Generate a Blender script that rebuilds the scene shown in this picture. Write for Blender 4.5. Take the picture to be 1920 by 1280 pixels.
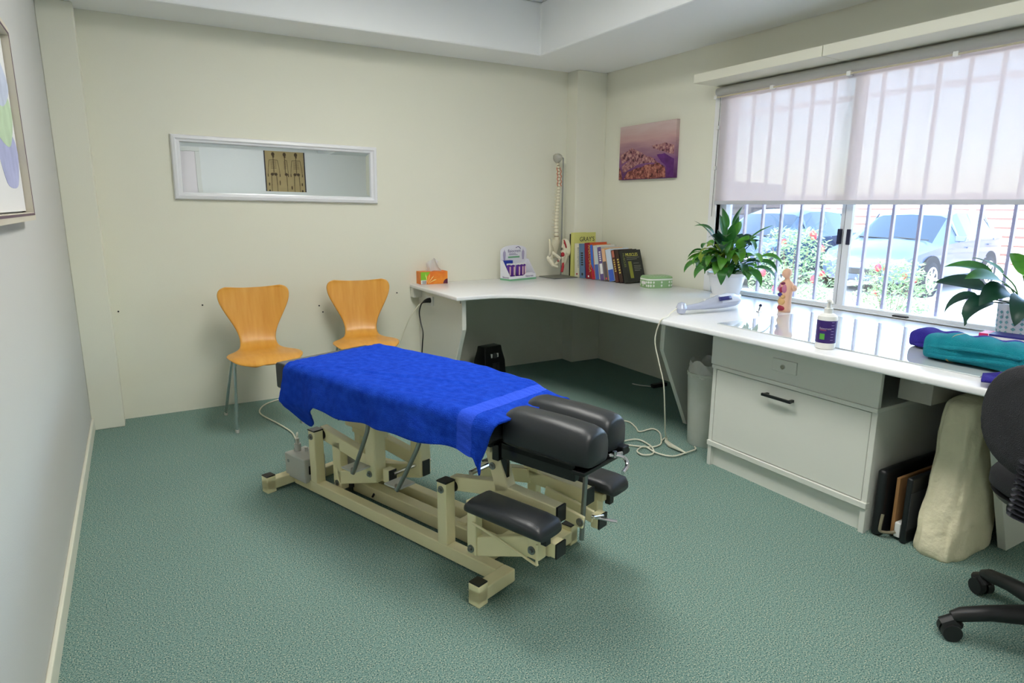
import bpy, bmesh, math, random
from mathutils import Vector, Matrix
random.seed(7)
scene = bpy.context.scene
for o in list(bpy.data.objects): bpy.data.objects.remove(o)
C = scene.collection

# ------------------------------------------------------------------ camera, light, exposure
cam_d = bpy.data.cameras.new('camera'); cam = bpy.data.objects.new('camera', cam_d); C.objects.link(cam)
cam_d.sensor_fit = 'HORIZONTAL'; cam_d.sensor_width = 36; cam_d.lens = 22.54; cam_d.clip_start = .03; cam_d.clip_end = 300
RX = Vector((.86350, .10073, -.49418)); RY = Vector((-.50432, .18122, -.84429)); RZ = Vector((.00451, .97827, .20728))
mw = Matrix((RX, RY, RZ)).to_4x4(); mw.translation = (0, 0, 1.3); cam.matrix_world = mw
scene.camera = cam
vs = scene.view_settings
vs.view_transform = 'Standard'; vs.look = 'None'; vs.gamma = 1; vs.use_curve_mapping = False; vs.exposure = 1.25

world = bpy.data.worlds.new('sky'); scene.world = world; world.use_nodes = True
wt = world.node_tree; wbg = wt.nodes['Background']
sky = wt.nodes.new('ShaderNodeTexSky'); sky.sky_type = 'NISHITA'; sky.sun_disc = False
sky.sun_elevation = math.radians(52); sky.sun_rotation = math.radians(250)
wt.links.new(sky.outputs[0], wbg.inputs[0]); wbg.inputs[1].default_value = 1.05
sun_d = bpy.data.lights.new('sun', 'SUN'); sun_d.energy = 4.6; sun_d.angle = .01; sun_d.color = (1, .97, .92)
sun = bpy.data.objects.new('sun', sun_d); C.objects.link(sun)
sun.rotation_euler = Vector((.34, -.30, -.95)).to_track_quat('-Z', 'Y').to_euler(); sun.location = (8, 3, 9)

# ------------------------------------------------------------------ helpers
def lin(c):
    r = []
    for v in c[:3]:
        v = v / 255.
        r.append(v / 12.92 if v <= .04045 else ((v + .055) / 1.055) ** 2.4)
    return tuple(r) + (1,)
MATS = {}
def M(name, rgb, rough=.5, metal=0, noise=None, bump=None, trans=0, emit=0, spec=None, alpha=None, coat=0):
    """procedural material; noise=(scale, rgb2, contrast) mixes a second colour, bump=(scale, strength)"""
    if name in MATS: return MATS[name]
    m = bpy.data.materials.new(name); m.use_nodes = True; MATS[name] = m
    nt = m.node_tree; p = nt.nodes['Principled BSDF']
    p.inputs['Base Color'].default_value = lin(rgb); p.inputs['Roughness'].default_value = rough; p.inputs['Metallic'].default_value = metal
    if spec is not None: p.inputs['Specular IOR Level'].default_value = spec
    if coat: p.inputs['Coat Weight'].default_value = coat
    tc = nt.nodes.new('ShaderNodeTexCoord')
    if noise:
        n = nt.nodes.new('ShaderNodeTexNoise'); n.inputs['Scale'].default_value = noise[0]; n.inputs['Detail'].default_value = 4
        nt.links.new(tc.outputs['Object'], n.inputs['Vector'])
        r = nt.nodes.new('ShaderNodeValToRGB'); k = noise[2] if len(noise) > 2 else .15
        r.color_ramp.elements[0].position = .5 - k; r.color_ramp.elements[1].position = .5 + k
        r.color_ramp.elements[0].color = lin(rgb); r.color_ramp.elements[1].color = lin(noise[1])
        nt.links.new(n.outputs['Fac'], r.inputs['Fac']); nt.links.new(r.outputs['Color'], p.inputs['Base Color'])
    if bump:
        n2 = nt.nodes.new('ShaderNodeTexNoise'); n2.inputs['Scale'].default_value = bump[0]; n2.inputs['Detail'].default_value = 3
        nt.links.new(tc.outputs['Object'], n2.inputs['Vector'])
        b = nt.nodes.new('ShaderNodeBump'); b.inputs['Strength'].default_value = bump[1]; b.inputs['Distance'].default_value = .01
        nt.links.new(n2.outputs['Fac'], b.inputs['Height']); nt.links.new(b.outputs['Normal'], p.inputs['Normal'])
    if trans:
        out = nt.nodes['Material Output']; t = nt.nodes.new('ShaderNodeBsdfTranslucent'); t.inputs['Color'].default_value = lin(rgb)
        mx = nt.nodes.new('ShaderNodeMixShader'); mx.inputs[0].default_value = trans
        nt.links.new(p.outputs[0], mx.inputs[1]); nt.links.new(t.outputs[0], mx.inputs[2]); nt.links.new(mx.outputs[0], out.inputs[0])
        if noise: nt.links.new(r.outputs['Color'], t.inputs['Color'])
    if emit:
        p.inputs['Emission Color'].default_value = lin(rgb); p.inputs['Emission Strength'].default_value = emit
    return m
def glass_mat(name, tint=(250, 252, 252), refl=.08, rough=.0):
    if name in MATS: return MATS[name]
    m = bpy.data.materials.new(name); m.use_nodes = True; MATS[name] = m; nt = m.node_tree
    for n in list(nt.nodes):
        if n.type != 'OUTPUT_MATERIAL': nt.nodes.remove(n)
    out = [n for n in nt.nodes][0]
    t = nt.nodes.new('ShaderNodeBsdfTransparent'); t.inputs[0].default_value = lin(tint)
    g = nt.nodes.new('ShaderNodeBsdfGlossy'); g.inputs['Roughness'].default_value = rough
    f = nt.nodes.new('ShaderNodeFresnel'); f.inputs['IOR'].default_value = 1.5
    mx = nt.nodes.new('ShaderNodeMixShader')
    nt.links.new(f.outputs[0], mx.inputs[0]); nt.links.new(t.outputs[0], mx.inputs[1]); nt.links.new(g.outputs[0], mx.inputs[2])
    nt.links.new(mx.outputs[0], out.inputs[0])
    return m

class B:
    """collects shapes, builds ONE mesh object"""
    def __init__(s): s.v = []; s.f = []
    def add(s, vs, fs):
        k = len(s.v); s.v += [tuple(v) for v in vs]; s.f += [tuple(i + k for i in f) for f in fs]; return s
    def box(s, x0, x1, y0, y1, z0, z1):
        return s.add([(x0,y0,z0),(x1,y0,z0),(x1,y1,z0),(x0,y1,z0),(x0,y0,z1),(x1,y0,z1),(x1,y1,z1),(x0,y1,z1)],
                     [(0,3,2,1),(4,5,6,7),(0,1,5,4),(1,2,6,5),(2,3,7,6),(3,0,4,7)])
    def bar(s, p0, p1, w, h, up=(0, 0, 1)):
        p0 = Vector(p0); p1 = Vector(p1); d = (p1 - p0).normalized(); u = Vector(up)
        a = d.cross(u)
        if a.length < 1e-4: a = d.cross(Vector((1, 0, 0)))
        a.normalize(); u = a.cross(d).normalized(); a = a * w / 2; u = u * h / 2
        vs = [p + a * i + u * j for p in (p0, p1) for i, j in ((-1,-1),(1,-1),(1,1),(-1,1))]
        return s.add(vs, [(0,1,2,3),(7,6,5,4),(0,4,5,1),(1,5,6,2),(2,6,7,3),(3,7,4,0)])
    def tube(s, pts, r, n=8, smooth=0):
        pts = [Vector(p) for p in pts]
        if smooth: pts = spline(pts, smooth)
        rs = r if isinstance(r, (list, tuple)) else [r] * len(pts)
        vs = []; fs = []; prev = None
        for i, p in enumerate(pts):
            d = (pts[min(i + 1, len(pts) - 1)] - pts[max(i - 1, 0)]).normalized()
            if prev is None: a = d.orthogonal().normalized()
            else:
                a = (prev - d * prev.dot(d))
                a = a.normalized() if a.length > 1e-5 else d.orthogonal().normalized()
            prev = a; b = d.cross(a); rr = rs[min(i, len(rs) - 1)]
            for k in range(n):
                t = 2 * math.pi * k / n; vs.append(p + a * math.cos(t) * rr + b * math.sin(t) * rr)
        m = len(pts)
        for i in range(m - 1):
            for k in range(n): fs.append((i*n+k, i*n+(k+1) % n, (i+1)*n+(k+1) % n, (i+1)*n+k))
        fs.append(tuple(range(n - 1, -1, -1))); fs.append(tuple((m-1)*n + k for k in range(n)))
        return s.add(vs, fs)
    def lathe(s, prof, n=24, c=(0, 0, 0), sx=1, sy=1):
        vs = []; fs = []
        for r, z in prof:
            for k in range(n):
                t = 2 * math.pi * k / n; vs.append((c[0] + r*sx*math.cos(t), c[1] + r*sy*math.sin(t), c[2] + z))
        m = len(prof)
        for i in range(m - 1):
            for k in range(n): fs.append((i*n+k, i*n+(k+1) % n, (i+1)*n+(k+1) % n, (i+1)*n+k))
        fs.append(tuple(range(n - 1, -1, -1))); fs.append(tuple((m-1)*n + k for k in range(n)))
        return s.add(vs, fs)
    def disc(s, c, d, r, t, n=20):
        """short cylinder starting at c along d, length t"""
        c = Vector(c); d = Vector(d).normalized(); return s.tube([c, c + d * t], r, n)
    def prism(s, poly, a0, a1, plane='xy'):
        f = {'xy': lambda p, a: (p[0], p[1], a), 'xz': lambda p, a: (p[0], a, p[1]), 'yz': lambda p, a: (a, p[0], p[1])}[plane]
        n = len(poly); vs = [f(p, a0) for p in poly] + [f(p, a1) for p in poly]
        fs = [tuple(range(n - 1, -1, -1)), tuple(range(n, 2 * n))] + [(i, (i+1) % n, n + (i+1) % n, n + i) for i in range(n)]
        return s.add(vs, fs)
    def loft(s, rings, cap=True):
        n = len(rings[0]); vs = [p for r in rings for p in r]; fs = []
        for i in range(len(rings) - 1):
            for k in range(n): fs.append((i*n+k, i*n+(k+1) % n, (i+1)*n+(k+1) % n, (i+1)*n+k))
        if cap: fs.append(tuple(range(n - 1, -1, -1))); fs.append(tuple((len(rings)-1)*n + k for k in range(n)))
        return s.add(vs, fs)
    def grid(s, rows):
        n = len(rows[0]); vs = [p for r in rows for p in r]
        fs = [(i*n+k, i*n+k+1, (i+1)*n+k+1, (i+1)*n+k) for i in range(len(rows)-1) for k in range(n-1)]
        return s.add(vs, fs)
    def mesh(s, name):
        me = bpy.data.meshes.new(name); me.from_pydata(s.v, [], s.f)
        bm = bmesh.new(); bm.from_mesh(me); bmesh.ops.recalc_face_normals(bm, faces=bm.faces); bm.to_mesh(me); bm.free()
        me.update(); return me
    def build(s, name, mat, parent=None, smooth=False, bevel=0, seg=2, subsurf=0, solid=0, ang=.6):
        me = s.mesh(name); return link(name, me, mat, parent, smooth, bevel, seg, subsurf, solid, ang)
def link(name, me, mat, parent=None, smooth=False, bevel=0, seg=2, subsurf=0, solid=0, ang=.6):
    me.materials.clear(); me.materials.append(mat)
    o = bpy.data.objects.new(name, me); C.objects.link(o); o.parent = parent
    if smooth:
        for p in me.polygons: p.use_smooth = True
        if ang: me.set_sharp_from_angle(angle=ang)
    if solid: m = o.modifiers.new('solid', 'SOLIDIFY'); m.thickness = solid; m.offset = 0
    if bevel:
        m = o.modifiers.new('bevel', 'BEVEL'); m.width = bevel; m.segments = seg; m.limit_method = 'ANGLE'; m.angle_limit = .6; m.harden_normals = False
        if seg > 2:
            for p in me.polygons: p.use_smooth = True
            me.set_sharp_from_angle(angle=math.radians(80)) if False else None
    if subsurf: m = o.modifiers.new('sub', 'SUBSURF'); m.levels = subsurf; m.render_levels = subsurf
    return o
def spline(pts, k=6):
    out = []; n = len(pts)
    for i in range(n - 1):
        p0, p1, p2, p3 = pts[max(i-1, 0)], pts[i], pts[i+1], pts[min(i+2, n-1)]
        for j in range(k):
            t = j / k
            out.append(.5 * ((2*p1) + (p2-p0)*t + (2*p0-5*p1+4*p2-p3)*t*t + (3*p1-p0-3*p2+p3)*t**3))
    return out + [pts[-1]]
def interp(xs, ys, x):
    if x <= xs[0]: return ys[0]
    for i in range(len(xs) - 1):
        if x <= xs[i+1]:
            t = (x - xs[i]) / (xs[i+1] - xs[i]); t = t*t*(3-2*t); return ys[i] + (ys[i+1]-ys[i])*t
    return ys[-1]
def rbox(x0, x1, y0, y1, z0, z1): return B().box(x0, x1, y0, y1, z0, z1)
def tag(o, label, cat=None, group=None, kind=None):
    o['label'] = label
    if cat: o['category'] = cat
    if group: o['group'] = group
    if kind: o['kind'] = kind
    return o
def thing(name, label, cat, loc=(0,0,0), rz=0, group=None, kind=None):
    o = bpy.data.objects.new(name, None); C.objects.link(o); o.location = loc; o.rotation_euler = (0, 0, rz); o.empty_display_size = .05
    return tag(o, label, cat, group, kind)
def text(s, size, mat, parent, pos, right, up, name='lettering', align='LEFT', ext=.0003, squash=1):
    cu = bpy.data.curves.new('t', 'FONT'); cu.body = s; cu.size = size; cu.extrude = ext; cu.align_x = align; cu.resolution_u = 2
    tmp = bpy.data.objects.new('t', cu); C.objects.link(tmp)
    dg = bpy.context.evaluated_depsgraph_get(); me = bpy.data.meshes.new_from_object(tmp.evaluated_get(dg))
    bpy.data.objects.remove(tmp); bpy.data.curves.remove(cu)
    r = Vector(right).normalized(); u = Vector(up).normalized(); n = r.cross(u)
    mt = Matrix((r * squash, u, n)).transposed().to_4x4(); mt.translation = pos
    me.transform(mt)
    return link(name, me, mat, parent)

# ------------------------------------------------------------------ palette
paint = M('wall_paint', (231, 230, 213), .75, bump=(220, .06))
paint_w = M('white_paint', (240, 242, 242), .7, bump=(220, .05))
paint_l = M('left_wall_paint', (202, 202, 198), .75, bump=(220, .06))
trimw = M('trim_paint', (228, 226, 208), .45)
laminate = M('white_laminate', (240, 240, 241), .22, noise=(60, (234, 234, 235), .3))
white_lam = M('cabinet_laminate', (226, 226, 217), .45)
cream = M('cream_enamel', (244, 234, 188), .35, bump=(300, .03))
black_pl = M('black_plastic', (22, 22, 24), .4)
vinyl = M('black_vinyl', (38, 41, 44), .38, bump=(500, .08))
chrome = M('chrome', (215, 215, 218), .15, 1)
steel = M('brushed_steel', (150, 152, 150), .35, 1)
darkmetal = M('dark_metal', (70, 72, 74), .4, 1)
white_pl = M('white_plastic', (230, 230, 226), .35)
grey_pl = M('grey_plastic', (190, 190, 182), .45)
cordw = M('white_cord', (222, 220, 200), .5)
black = M('black_matte', (14, 14, 15), .6)

# ------------------------------------------------------------------ the setting
XL, XR, YB, YF, ZB, ZC = -.317, 3.40, 4.46, -1.5, 2.333, 2.68
def carpet():
    m = bpy.data.materials.new('carpet'); m.use_nodes = True; nt = m.node_tree; p = nt.nodes['Principled BSDF']
    tc = nt.nodes.new('ShaderNodeTexCoord')
    def noise(sc, det=2):
        n = nt.nodes.new('ShaderNodeTexNoise'); n.inputs['Scale'].default_value = sc; n.inputs['Detail'].default_value = det
        nt.links.new(tc.outputs['Object'], n.inputs['Vector']); return n
    n1 = noise(250, 4); r = nt.nodes.new('ShaderNodeValToRGB'); e = r.color_ramp.elements
    e[0].position = .38; e[0].color = lin((58, 86, 88)); e[1].position = .65; e[1].color = lin((214, 206, 180))
    for ps, c in ((.45, (114, 146, 139)), (.55, (128, 157, 150)), (.62, (164, 176, 160))):
        k = e.new(ps); k.color = lin(c)
    nt.links.new(n1.outputs['Fac'], r.inputs['Fac'])
    n2 = noise(1.3, 3); mx = nt.nodes.new('ShaderNodeMix'); mx.data_type = 'RGBA'; mx.blend_type = 'MULTIPLY'
    r2 = nt.nodes.new('ShaderNodeValToRGB'); r2.color_ramp.elements[0].color = (.86, .88, .88, 1); r2.color_ramp.elements[1].color = (1, 1, .98, 1)
    nt.links.new(n2.outputs['Fac'], r2.inputs['Fac']); mx.inputs['Factor'].default_value = 1
    nt.links.new(r.outputs['Color'], mx.inputs[6]); nt.links.new(r2.outputs['Color'], mx.inputs[7]); nt.links.new(mx.outputs[2], p.inputs['Base Color'])
    n3 = noise(450, 2); b = nt.nodes.new('ShaderNodeBump'); b.inputs['Strength'].default_value = .1; b.inputs['Distance'].default_value = .005
    nt.links.new(n3.outputs['Fac'], b.inputs['Height']); nt.links.new(b.outputs['Normal'], p.inputs['Normal'])
    p.inputs['Roughness'].default_value = .95; p.inputs['Specular IOR Level'].default_value = .1
    return m
def struct(o, label): return tag(o, label, None, None, 'structure')
struct(rbox(XL-.1, XR, YF-.1, YB+.1, -.12, 0).build('floor', carpet()), 'teal green flecked carpet over the whole floor')
struct(rbox(XL-.12, XR+.12, YF-.12, YB+.12, ZC, ZC+.12).build('ceiling', paint_w), 'white raised ceiling above the dropped bulkhead')
struct(rbox(XL-.1, XR+.12, YB, YB+.12, 0, ZC).build('wall_back', paint), 'cream back wall behind the two wooden chairs')
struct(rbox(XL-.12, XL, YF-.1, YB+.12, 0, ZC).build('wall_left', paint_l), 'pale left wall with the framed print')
struct(rbox(XL-.1, XR+.12, YF-.12, YF, 0, ZC).build('wall_front', paint_w), 'pale wall reflected in the long mirror')
WY0, WY1, WZ0, WZ1 = .35, 3.10, .735, 2.02
b = B(); b.box(XR, XR+.12, YF-.1, WY0, -.1, ZC); b.box(XR, XR+.12, WY1, YB+.12, -.1, ZC)
b.box(XR, XR+.12, WY0, WY1, -.1, WZ0); b.box(XR, XR+.12, WY0, WY1, WZ1, ZC)
struct(b.build('wall_right', paint), 'cream window wall on the right behind the desk')
b = B()
b.prism([(XL, 4.08), (2.607, 4.08), (2.607, YF), (XR, YF), (XR, YB), (XL, YB)], ZB, ZC-.0005)
bh = struct(b.build('trim_1', paint_w, bevel=.012), 'dropped white ceiling bulkhead along back and window walls')
struct(rbox(XL, -.153, 4.31, YB+.001, 0, ZB).build('trim_2', paint, bevel=.004), 'narrow cream pillar in the left back corner')
struct(rbox(3.112, XR, 4.318, YB+.001, 0, ZB).build('trim_3', paint, bevel=.004), 'cream corner pillar behind the row of books')
struct(rbox(XL, XL+.014, YF, 4.31, 0, .075).build('baseboard_left', trimw, bevel=.004), 'cream skirting board along the left wall')
for x, z in ((-.12, .67), (.337, .675), (1.064, .618), (1.087, .572), (1.63, .671)):
    B().disc((x, YB-.004, z), (0, 1, 0), .005, .008, 8).build('nail', black, bpy.data.objects['wall_back'])
# door behind the camera (its white edge shows in the mirror)
dr = thing('door_1', 'white door in the wall opposite the mirror', None, (.45, YF, 0), 0, None, 'structure')
rbox(-.42, .42, 0, .04, .005, 2.03).build('door_leaf', M('door_white', (240, 232, 236), .4), dr, bevel=.004)
b = B(); b.box(-.48, -.42, 0, .05, 0, 2.03); b.box(.42, .48, 0, .05, 0, 2.03); b.box(-.48, .48, 0, .05, 2.03, 2.09)
b.build('architrave', white_pl, dr, bevel=.004)
k = B().tube([(.36, .04, 1.0), (.36, .09, 1.0)], .012, 10).tube([(.36, .085, 1.0), (.26, .085, 1.0)], .009, 8).build('door_handle', steel, dr, smooth=True)
# pelmet board over the window
pl = thing('trim_4', 'white pelmet board above the roller blind', None, (0, 0, 0), 0, None, 'structure')
rbox(3.164, XR, 2.256, 3.146, 2.06, 2.114).build('pelmet_board', trimw, pl, bevel=.003)
rbox(3.164, XR, -.2, 2.252, 2.06, 2.114).build('pelmet_board', trimw, pl, bevel=.003)
# window
wn = thing('window_1', 'wide white aluminium sliding window above the desk', None, (0, 0, 0), 0, None, 'structure')
alu = M('white_aluminium', (225, 228, 232), .4)
b = B(); b.box(3.43, 3.49, WY1-.055, WY1, WZ0+.022, WZ1-.03); b.box(3.43, 3.49, WY0, WY0+.05, WZ0+.022, WZ1-.03)
b.box(3.43, 3.49, WY0, WY1, WZ0, WZ0+.022); b.box(3.43, 3.49, WY0, WY1, WZ1-.03, WZ1)
b.build('window_frame', alu, wn, bevel=.003)
for y0, y1 in ((2.165, 2.205), (2.21, 2.245), (1.16, 1.22)):
    rbox(3.438 if y0 < 2.2 else 3.462, 3.462 if y0 < 2.2 else 3.484, y0, y1, WZ0+.02, WZ1-.03).build('mullion', alu, wn, bevel=.002)
rbox(3.445, 3.462, 2.203, 2.211, WZ0+.02, WZ1-.03).build('weather_strip', black, wn)
for y0, y1 in ((2.24, WY1-.05), (1.2, 2.18), (.39, 1.18)):
    rbox(3.466, 3.470, y0, y1, WZ0+.02, WZ1-.03).build('pane', glass_mat('window_glass'), wn)
rbox(3.428, 3.44, 2.160, 2.182, 1.095, 1.18).build('latch', M('latch_dark', (30, 32, 60), .4), wn, bevel=.003)
rbox(3.436, 3.462, 2.226, 2.242, 1.095, 1.18).build('latch', MATS['latch_dark'], wn, bevel=.003)
rbox(3.405, 3.43, 1.79, 1.865, WZ0+.001, WZ0+.012).build('sash_lock', black_pl, wn, bevel=.003)
b = B(); b.box(3.392, XR+.035, WY1, 3.165, WZ0-.003, 2.05); b.box(3.392, XR-.0005, WY0, WY1, WZ1, 2.05)
b.build('architrave', M('architrave_white', (236, 236, 236), .45), wn, bevel=.003)
rbox(3.40, 3.44, WY0, WY1, WZ0-.006, WZ0+.004).build('window_sill', alu, wn, bevel=.002)

# ------------------------------------------------------------------ roller blind
bl = thing('roller_blind', 'translucent white roller blind half lowered over the window', 'blind', (3.385, 1.7, 1.335))
def blind_mat():
    m = bpy.data.materials.new('blind_fabric'); m.use_nodes = True; nt = m.node_tree; p = nt.nodes['Principled BSDF']; out = nt.nodes['Material Output']
    p.inputs['Base Color'].default_value = lin((226, 224, 228)); p.inputs['Roughness'].default_value = .8
    t = nt.nodes.new('ShaderNodeBsdfTranslucent'); t.inputs[0].default_value = lin((236, 216, 212))
    mx = nt.nodes.new('ShaderNodeMixShader'); mx.inputs[0].default_value = .36
    nt.links.new(p.outputs[0], mx.inputs[1]); nt.links.new(t.outputs[0], mx.inputs[2])
    tr = nt.nodes.new('ShaderNodeBsdfTransparent'); m2 = nt.nodes.new('ShaderNodeMixShader'); m2.inputs[0].default_value = .14   # open weave of the sunscreen cloth
    nt.links.new(mx.outputs[0], m2.inputs[1]); nt.links.new(tr.outputs[0], m2.inputs[2]); nt.links.new(m2.outputs[0], out.inputs[0]); return m
rbox(0, .0012, -1.3, 1.407, .0, .70).build('blind_fabric', blind_mat(), bl)
rbox(-.006, .008, -1.3, 1.407, -.022, .002).build('bottom_rail', M('blind_rail', (196, 198, 206), .4), bl, bevel=.003)
B().tube([(-.012, -1.3, .69), (-.012, 1.43, .69)], .026, 14).build('roller_tube', M('blind_roll', (205, 203, 198), .7), bl, smooth=True)
B().tube([(-.03, -1.3, .655), (-.03, 1.42, .655)], .005, 8).build('guide_rod', M('rod_beige', (205, 196, 170), .3, .3), bl, smooth=True)
for y in (1.43, 1.0, .52, .0, -.5, -1.0): rbox(-.036, -.008, y-.012, y+.012, .645, .668).build('bracket', white_pl, bl, bevel=.002)
B().tube([(-.004, 1.412, .68), (-.004, 1.418, .3), (-.004, 1.424, -.1)], .0016, 6).build('cord', darkmetal, bl)
for z in (.47, .215): rbox(-.012, .004, 1.412, 1.432, z-.012, z+.012).build('cord_clip', white_pl, bl, bevel=.002)

# ------------------------------------------------------------------ security grille outside the glass
gr = thing('security_grille', 'white vertical bar security grille outside the window', 'grille', (3.56, 1.7, .72))
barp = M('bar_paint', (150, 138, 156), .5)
gz0, gz1 = 0.0, 1.37
for k in range(20):
    y = (2.99 - .1405 * k) - 1.7
    rbox(-.010, .010, y-.007, y+.007, gz0, gz1).build('bar', barp, gr)
for z in (0.005, 1.36): rbox(-.012, .012, -1.4, 1.40, z-.015, z+.015).build('grille_rail', barp, gr)
g2 = thing('ghost_bars', 'invented white upright bars imitating ghost stripes beyond the grille', 'ghost_bars', (4.95, 2.6, -.2))  # invented bars, standing in for the white ghost stripes in the panes
barw = M('bar_white', (245, 245, 245), .5)
for k in range(24):
    y = 1.95 - .1955 * k
    rbox(-.010, .010, y-.010, y+.010, .0, 2.35).build('bar', barw, g2)
for z in (.02, 2.33): rbox(-.015, .015, -2.60, 1.98, z-.02, z+.02).build('rail', barw, g2)

# ------------------------------------------------------------------ mirror, pictures, chart
mr = thing('wall_mirror', 'long white framed mirror reflecting a skeleton chart', 'mirror', (.877, YB, 1.508))
mr.rotation_euler = (0, math.radians(.9), 0)
W2, H2 = .632, .190
def ring(w, h, y): return [(-w, y, -h), (w, y, -h), (w, y, h), (-w, y, h)]
b = B(); b.loft([ring(W2, H2, 0), ring(W2, H2, -.012), ring(W2-.006, H2-.006, -.026), ring(W2-.022, H2-.022, -.03), ring(W2-.03, H2-.03, -.022),
                 ring(W2-.046, H2-.040, -.02), ring(W2-.05, H2-.044, -.008), ring(W2-.05, H2-.044, 0)], cap=False)
b.build('frame', M('mirror_frame_white', (232, 233, 236), .35), mr)
mg = M('mirror_glass', (236, 240, 243), .01, 1)
b = B(); b.loft([ring(W2-.05, H2-.044, -.004), ring(W2-.075, H2-.064, -.0046)], cap=False); b.add(ring(W2-.075, H2-.064, -.0046), [(0, 1, 2, 3)])
b.build('mirror_glass', mg, mr)
# canvas print on the window wall
cv = thing('canvas_print', 'unframed canvas print of pink rocks in purple water', 'picture', (XR, 3.79, 1.50))
def canvas_mat():
    m = bpy.data.materials.new('canvas_sea'); m.use_nodes = True; nt = m.node_tree; p = nt.nodes['Principled BSDF']; tc = nt.nodes.new('ShaderNodeTexCoord')
    sp = nt.nodes.new('ShaderNodeSeparateXYZ'); nt.links.new(tc.outputs['Object'], sp.inputs[0])
    n = nt.nodes.new('ShaderNodeTexNoise'); n.inputs['Scale'].default_value = 9; n.inputs['Detail'].default_value = 5
    mp = nt.nodes.new('ShaderNodeMapping'); mp.inputs['Scale'].default_value = (1, .35, 2.2); nt.links.new(tc.outputs['Object'], mp.inputs[0]); nt.links.new(mp.outputs[0], n.inputs['Vector'])
    a = nt.nodes.new('ShaderNodeMath'); a.operation = 'MULTIPLY_ADD'; a.inputs[1].default_value = .16; nt.links.new(n.outputs['Fac'], a.inputs[0]); nt.links.new(sp.outputs[2], a.inputs[2])
    r = nt.nodes.new('ShaderNodeValToRGB'); e = r.color_ramp.elements
    e[0].position = .08; e[0].color = lin((84, 36, 92)); e[1].position = .46; e[1].color = lin((205, 182, 178))
    for ps, c in ((.2, (128, 84, 130)), (.28, (152, 112, 130)), (.38, (196, 158, 156))):
        k = e.new(ps); k.color = lin(c)
    nt.links.new(a.outputs[0], r.inputs['Fac']); nt.links.new(r.outputs[0], p.inputs['Base Color']); p.inputs['Roughness'].default_value = .8
    return m
rbox(-.032, 0, -.305, .305, 0, .40).build('canvas', canvas_mat(), cv, bevel=.002)
def rockm(name, c1, c2, c3):
    m = bpy.data.materials.new(name); m.use_nodes = True; nt = m.node_tree; p = nt.nodes['Principled BSDF']; tc = nt.nodes.new('ShaderNodeTexCoord')
    n = nt.nodes.new('ShaderNodeTexNoise'); n.inputs['Scale'].default_value = 42; n.inputs['Detail'].default_value = 5; n.inputs['Roughness'].default_value = .65
    nt.links.new(tc.outputs['Object'], n.inputs['Vector']); r = nt.nodes.new('ShaderNodeValToRGB'); e = r.color_ramp.elements
    e[0].position = .36; e[0].color = lin(c1); e[1].position = .66; e[1].color = lin(c3); k = e.new(.48); k.color = lin(c2)
    nt.links.new(n.outputs['Fac'], r.inputs['Fac']); nt.links.new(r.outputs[0], p.inputs['Base Color']); p.inputs['Roughness'].default_value = .8; return m
rk1 = rockm('print_rock_warm', (58, 22, 26), (134, 72, 66), (196, 132, 112)); rk2 = rockm('print_rock_pink', (60, 26, 42), (150, 96, 106), (206, 164, 150))
def jag(pts, amp=.006, sub=3):
    out = []; n = len(pts); rg = random.Random(3)
    for i in range(n):
        a, c = pts[i], pts[(i+1) % n]
        for j in range(sub):
            t = j / sub; out.append((a[0] + (c[0]-a[0])*t + rg.uniform(-amp, amp)*(j > 0), a[1] + (c[1]-a[1])*t + rg.uniform(-amp, amp)*(j > 0)))
    return out
# y runs right-to-left in the picture: +y is the picture's left
B().prism(jag([(.285, .19), (.16, .235), (.06, .20), (.03, .185), (.14, .16), (.2, .14), (.28, .115)]), -.0325, -.0335, 'yz').build('rock_print', rk2, cv)
B().prism(jag([(-.06, .235), (-.2, .25), (-.295, .225), (-.295, .165), (-.18, .19), (-.08, .215)]), -.0325, -.0335, 'yz').build('rock_print', rk2, cv)
B().prism(jag([(.27, .10), (.15, .165), (.02, .18), (-.1, .14), (-.14, .11), (-.04, .115), (.1, .105), (.2, .07), (.25, .05)]), -.0325, -.0338, 'yz').build('rock_print', rk2, cv)
B().prism(jag([(.24, .005), (.2, .06), (.08, .085), (-.05, .105), (-.15, .11), (-.21, .075), (-.22, .005)]), -.0325, -.0340, 'yz').build('rock_print', rk1, cv)
B().prism(jag([(.3, .005), (.3, .1), (.275, .07), (.26, .005)]), -.0325, -.0338, 'yz').build('rock_print', rk1, cv)
B().prism(jag([(-.12, .17), (-.2, .175), (-.3, .13), (-.3, .01), (-.24, .01), (-.225, .08), (-.17, .115)], .003), -.0325, -.0333, 'yz').build('water_print', M('print_violet', (104, 48, 122), .8, noise=(14, (70, 24, 84), .2)), cv)
# framed print on the left wall
fp = thing('framed_print', 'framed abstract watercolour hanging on the left wall', 'picture', (XL, 2.37, 1.245))
fw = M('pale_wood_frame', (206, 198, 180), .45)
def ring2(y0, y1, z0, z1, x): return [(x, y0, z0), (x, y1, z0), (x, y1, z1), (x, y0, z1)]
b = B(); b.loft([ring2(-.40, .40, 0, .61, 0), ring2(-.40, .40, 0, .61, .035), ring2(-.375, .375, .025, .585, .035), ring2(-.375, .375, .025, .585, .012)], cap=False)
b.build('frame', fw, fp)
b = B(); b.loft([ring2(-.384, .384, .016, .594, .0352), ring2(-.384, .384, .016, .594, .0362), ring2(-.377, .377, .023, .587, .0362), ring2(-.377, .377, .023, .587, .0352)], cap=False)
b.build('inner_slip', M('plum_slip', (92, 66, 84), .5), fp)
rbox(.004, .014, -.37, .37, .03, .58).build('mount_board', M('mount_white', (226, 226, 224), .8), fp)
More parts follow.
